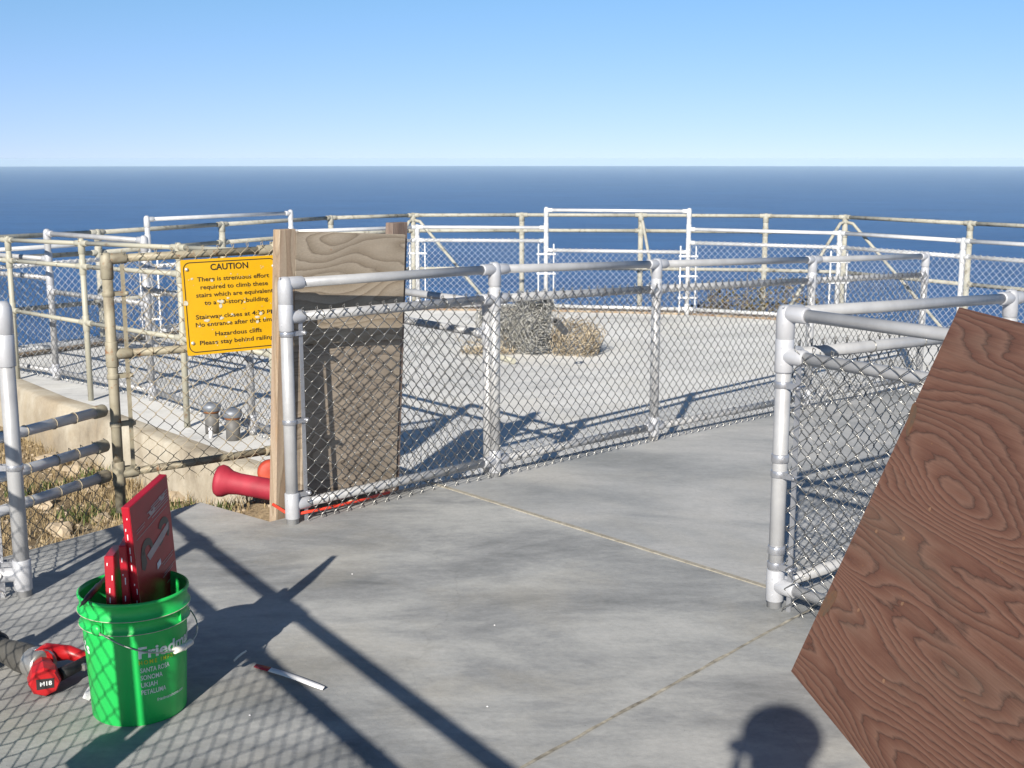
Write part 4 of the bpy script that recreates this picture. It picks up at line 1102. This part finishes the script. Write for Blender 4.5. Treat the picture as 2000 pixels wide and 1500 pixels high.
def blades(mb, x, y, z, n, h, w_, spread, rnd):
    for _ in range(n):
        a = rnd.uniform(0, 6.28); l_ = rnd.uniform(.3, 1.) * spread; dx, dy = math.cos(a) * l_, math.sin(a) * l_
        hh = h * rnd.uniform(.4, 1.); bx_, by_ = x + rnd.uniform(-.03, .03), y + rnd.uniform(-.03, .03); px_, py_ = -math.sin(a) * w_, math.cos(a) * w_
        b0 = len(mb.v)
        mb.v += [(bx_ - px_, by_ - py_, z - .01), (bx_ + px_, by_ + py_, z - .01), (bx_ + dx * .5 + px_ * .7, by_ + dy * .5 + py_ * .7, z + hh * .7), (bx_ + dx * .5 - px_ * .7, by_ + dy * .5 - py_ * .7, z + hh * .7), (bx_ + dx, by_ + dy, z + hh)]
        mb.face((b0, b0 + 1, b0 + 2, b0 + 3)); mb.face((b0 + 3, b0 + 2, b0 + 4))
mg = MB(); mw = MB()
for _ in range(5200):
    x, y = pit_point(); dn = mnoise.noise(Vector((x * 1.3, y * 1.3, 7)))
    if dn < -.15 and rnd.random() < .85: continue
    z = terr(x, y)
    if mnoise.noise(Vector((x * 1.6, y * 1.6, 19))) > .16: blades(mw, x, y, z, 5, .07, .005, .05, rnd)
    if rnd.random() < .8: blades(mg, x, y, z, 5, .10, .0022, .07, rnd)
o = mg.build('dry_grass', M['grass']); o['kind'] = 'stuff'
o = mw.build('green_weeds', M['weed']); o['kind'] = 'stuff'
mgv = MB()
for _ in range(2600):
    x, y = pit_point()
    if x > -.7: continue
    z = terr(x, y); mgv.ball((x, y, z), rnd.uniform(.006, .020), 3, (rnd.uniform(.8, 1.4), rnd.uniform(.8, 1.4), .6))
o = mgv.build('gravel', M['rock']); o['kind'] = 'stuff'
def rock(p, r_, label, seed):
    r_ *= .8; mb = MB(); mb.ball((0, 0, 0), 1., 6)
    mb.v = [tuple(Vector(v) * r_ * (1 + .75 * mnoise.noise(Vector(v) * 1.5 + Vector((seed, 0, 0))) + .12 * mnoise.noise(Vector(v) * 4 + Vector((seed, 0, 0))))) for v in mb.v]
    mb.v = [(v[0], v[1], v[2] * .6) for v in mb.v]; mb.sm = [False] * len(mb.sm)
    o = mb.build('rock', M['rock']); o.location = p; tag(o, label, 'rock', 'rocks among the weeds below the wall')
for i, (px, py, r_, lb) in enumerate(((107, 878, .14, 'large pale rock lying below the wall, left of the weathered post'), (135, 866, .07, 'small pale rock just right of the large one below the wall'), (62, 888, .07, 'small pale rock left of the large one below the wall'), (150, 893, .11, 'pale rock in the weeds between the large rock and the wall foot'),
        (175, 925, .12, 'broad pale rock behind the middle guard pipe'), (118, 1040, .09, 'rock behind the old mesh just beyond the deck edge'), (85, 960, .08, 'pale rock behind the lowest guard pipe'), (350, 955, .09, 'pale rock behind the weathered mesh near the red carton'), (462, 1000, .05, 'rock in the sand close to the deck corner'), (405, 930, .06, 'rock left of the red pipe section'), (200, 1000, .07, 'rock tucked beside the foot of the weathered post'), (505, 1010, .035, 'small rock in the sand between deck and barrier'))):
    p = G(px, py, -.5); p.z = terr(p.x, p.y)
    if px > 450: p = G(px, py, -.05); p.z = terr(p.x, p.y)
    rock(p + Vector((0, 0, r_ * .2)), r_, lb, i * 4.3)
def bush(name, label, c, rx, ry, h, n, mats, seed):
    rnd = random.Random(seed); root = thing(name, label, 'shrub', c, 'shrubs beyond the outer railing'); mb = MB()
    for _ in range(n):
        a = rnd.uniform(0, 6.28); q = math.sqrt(rnd.random()); x = q * math.cos(a) * rx; y = q * math.sin(a) * ry
        top = h * (1 - q * q * .75) * (.75 + .5 * mnoise.noise(Vector((x * 3, y * 3, seed)))); z = top * rnd.uniform(.2, 1.) ** .6
        s_ = rnd.uniform(.02, .05); d1 = Vector((rnd.uniform(-1, 1), rnd.uniform(-1, 1), rnd.uniform(-1, 1))).normalized() * s_; d2 = Vector((rnd.uniform(-1, 1), rnd.uniform(-1, 1), rnd.uniform(-1, 1))).normalized() * s_ * .6
        p = c + Vector((x, y, z)); b0 = len(mb.v); mb.v += [tuple(p), tuple(p + d1 * .5 + d2), tuple(p + d1), tuple(p + d1 * .5 - d2)]; mb.face((b0, b0 + 1, b0 + 2, b0 + 3))
    mb.build('foliage', mats[0], root); mb = MB()
    for _ in range(40):
        a = rnd.uniform(0, 6.28); q = rnd.random(); e = c + Vector((q * math.cos(a) * rx, q * math.sin(a) * ry, h * rnd.uniform(.6, .98) * (1 - q * .4)))
        mb.tube([c + Vector((q * math.cos(a) * rx * .5, q * math.sin(a) * ry * .5, 0)), e], [.008, .003], 3, False)
    mb.build('twigs', mats[1], root)
for i, (px, dep, rx, h, lb) in enumerate(((1395, 15.9, .55, .60, 'low brown-green shrub beyond the railing, left one'), (1460, 15.9, .6, .74, 'middle brown-green shrub beyond the railing'), (1535, 15.9, .55, .78, 'taller brown-green shrub beyond the railing, right one'), (1600, 15.9, .5, .62, 'brown-green shrub beyond the railing, behind the ramp fence'))):
    p = D(px, dep, 0); p.z = terr(p.x, p.y) - .02; top = FZ + .42 + .5 * (h - .6); hh = top - p.z
    bush('shrub', lb, p, rx, .4, max(.3, hh), 4200, (M['shrub'], M['shrub2']), i + 4)

# ------------------------------------------------------------------ the photographer, seen only as a shadow
ph = bpy.data.meshes.new('body'); V = []; E_ = []; RR = []
def jv(p, r_, par=None):
    V.append(Vector((p[0] - .08, p[1], p[2] * 1.035))); RR.append(r_)
    if par is not None: E_.append((par, len(V) - 1))
    return len(V) - 1
py0 = -.17
PX_ = -.08
pel = jv((0, py0, .95), .15); ab = jv((0, py0, 1.10), .145, pel); ch_ = jv((0, py0 - .01, 1.28), .16, ab); sh_ = jv((0, py0 - .01, 1.47), .13, ch_); nk = jv((0, py0 + .01, 1.57), .085, sh_); hd0 = jv((0, py0 + .03, 1.60), .088, nk); hd1 = jv((0, py0 + .03, 1.70), .092, hd0); hd2 = jv((0, py0 + .02, 1.76), .06, hd1)
for s_ in (-1, 1):
    hp = jv((.10 * s_, py0, .88), .095, pel); kn = jv((.12 * s_, py0 + .02, .50), .06, hp); an = jv((.13 * s_, py0, .09), .042, kn); ft = jv((.15 * s_, py0 + .12, .035), .035, an); jv((.16 * s_, py0 + .18, .025), .025, ft)
    so_ = jv((.175 * s_, py0, 1.51), .080, sh_); el = jv((.27 * s_, py0 + .03, 1.20), .045, so_); wr_ = jv((.13 * s_, py0 + .10, 1.43), .030, el); pm = jv((.095 * s_, py0 + .12, 1.49), .030, wr_)
    for k in range(4):
        f1 = jv(((.085 - .002 * k) * s_, py0 + .150, 1.525 - .012 + .019 * k), .009, pm); jv(((.060 + .004 * k) * s_, py0 + .168, 1.528 - .012 + .019 * k), .008, f1)
    t1 = jv((.075 * s_, py0 + .115, 1.525), .011, pm); jv((.05 * s_, py0 + .13, 1.530), .009, t1)
ph.from_pydata([tuple(v) for v in V], E_, []); ph.update()
pr_ = thing('person', 'photographer in a dark jacket whose head shadow falls on the deck beside the plywood', 'person', (0, py0, 0))
po2 = bpy.data.objects.new('body', ph); scene.collection.objects.link(po2); ph.materials.append(M['cloth'])
ph.transform(Matrix.Translation((0, -py0, 0))); po2.parent = pr_
sk = po2.modifiers.new('skin', 'SKIN'); 
for i, d_ in enumerate(ph.skin_vertices[0].data if ph.skin_vertices else []): pass
po2.modifiers.new('sub', 'SUBSURF').levels = 1
if not ph.skin_vertices:
    ph.attributes  # the layer is created by the modifier on evaluation
    bpy.context.view_layer.objects.active = po2
try:
    if not ph.skin_vertices:
        import bmesh
        bm = bmesh.new(); bm.from_mesh(ph); bm.verts.layers.skin.verify(); bm.to_mesh(ph); bm.free()
    for i, d_ in enumerate(ph.skin_vertices[0].data): d_.radius = (RR[i], RR[i]); d_.use_root = (i == 0)
except Exception as ex: print('skin', ex)
mb = MB(); mb.ball((-.08, py0 + .02, 1.755), .112, 9, (1, 1.08, .78)); mb.build('hair', M['black'], pr_)
mb = MB(); mb.ball((-.165, py0 + .03, 1.715), .055, 8, (1.1, 1., .22)); mb.build('cap_brim', M['black'], pr_)
mb = MB(); mb.obox((-.10, py0 + .12, 1.535), (.10, 0, 0), (0, .025, 0), (0, 0, .06), .004); o = mb.build('hand_camera', M['black']); tag(o, 'small black camera held up at the photographer face', 'camera')

# ------------------------------------------------------------------ haze over the sea
mb = MB(); mb.obox((-16500, -16500, -97), (33000, 0, 0), (0, 33000, 0), (0, 0, 100.5))
hm = bpy.data.materials.new('haze'); hm.use_nodes = True; ht = hm.node_tree; ht.nodes.clear()
ho = ht.nodes.new('ShaderNodeOutputMaterial'); hv = ht.nodes.new('ShaderNodeVolumePrincipled')
hv.inputs['Color'].default_value = (.61, .81, 1., 1); hv.inputs['Density'].default_value = 6e-5; hv.inputs['Anisotropy'].default_value = -.17
ht.links.new(hv.outputs[0], ho.inputs['Volume'])
o = mb.build('haze', hm); o['kind'] = 'stuff'
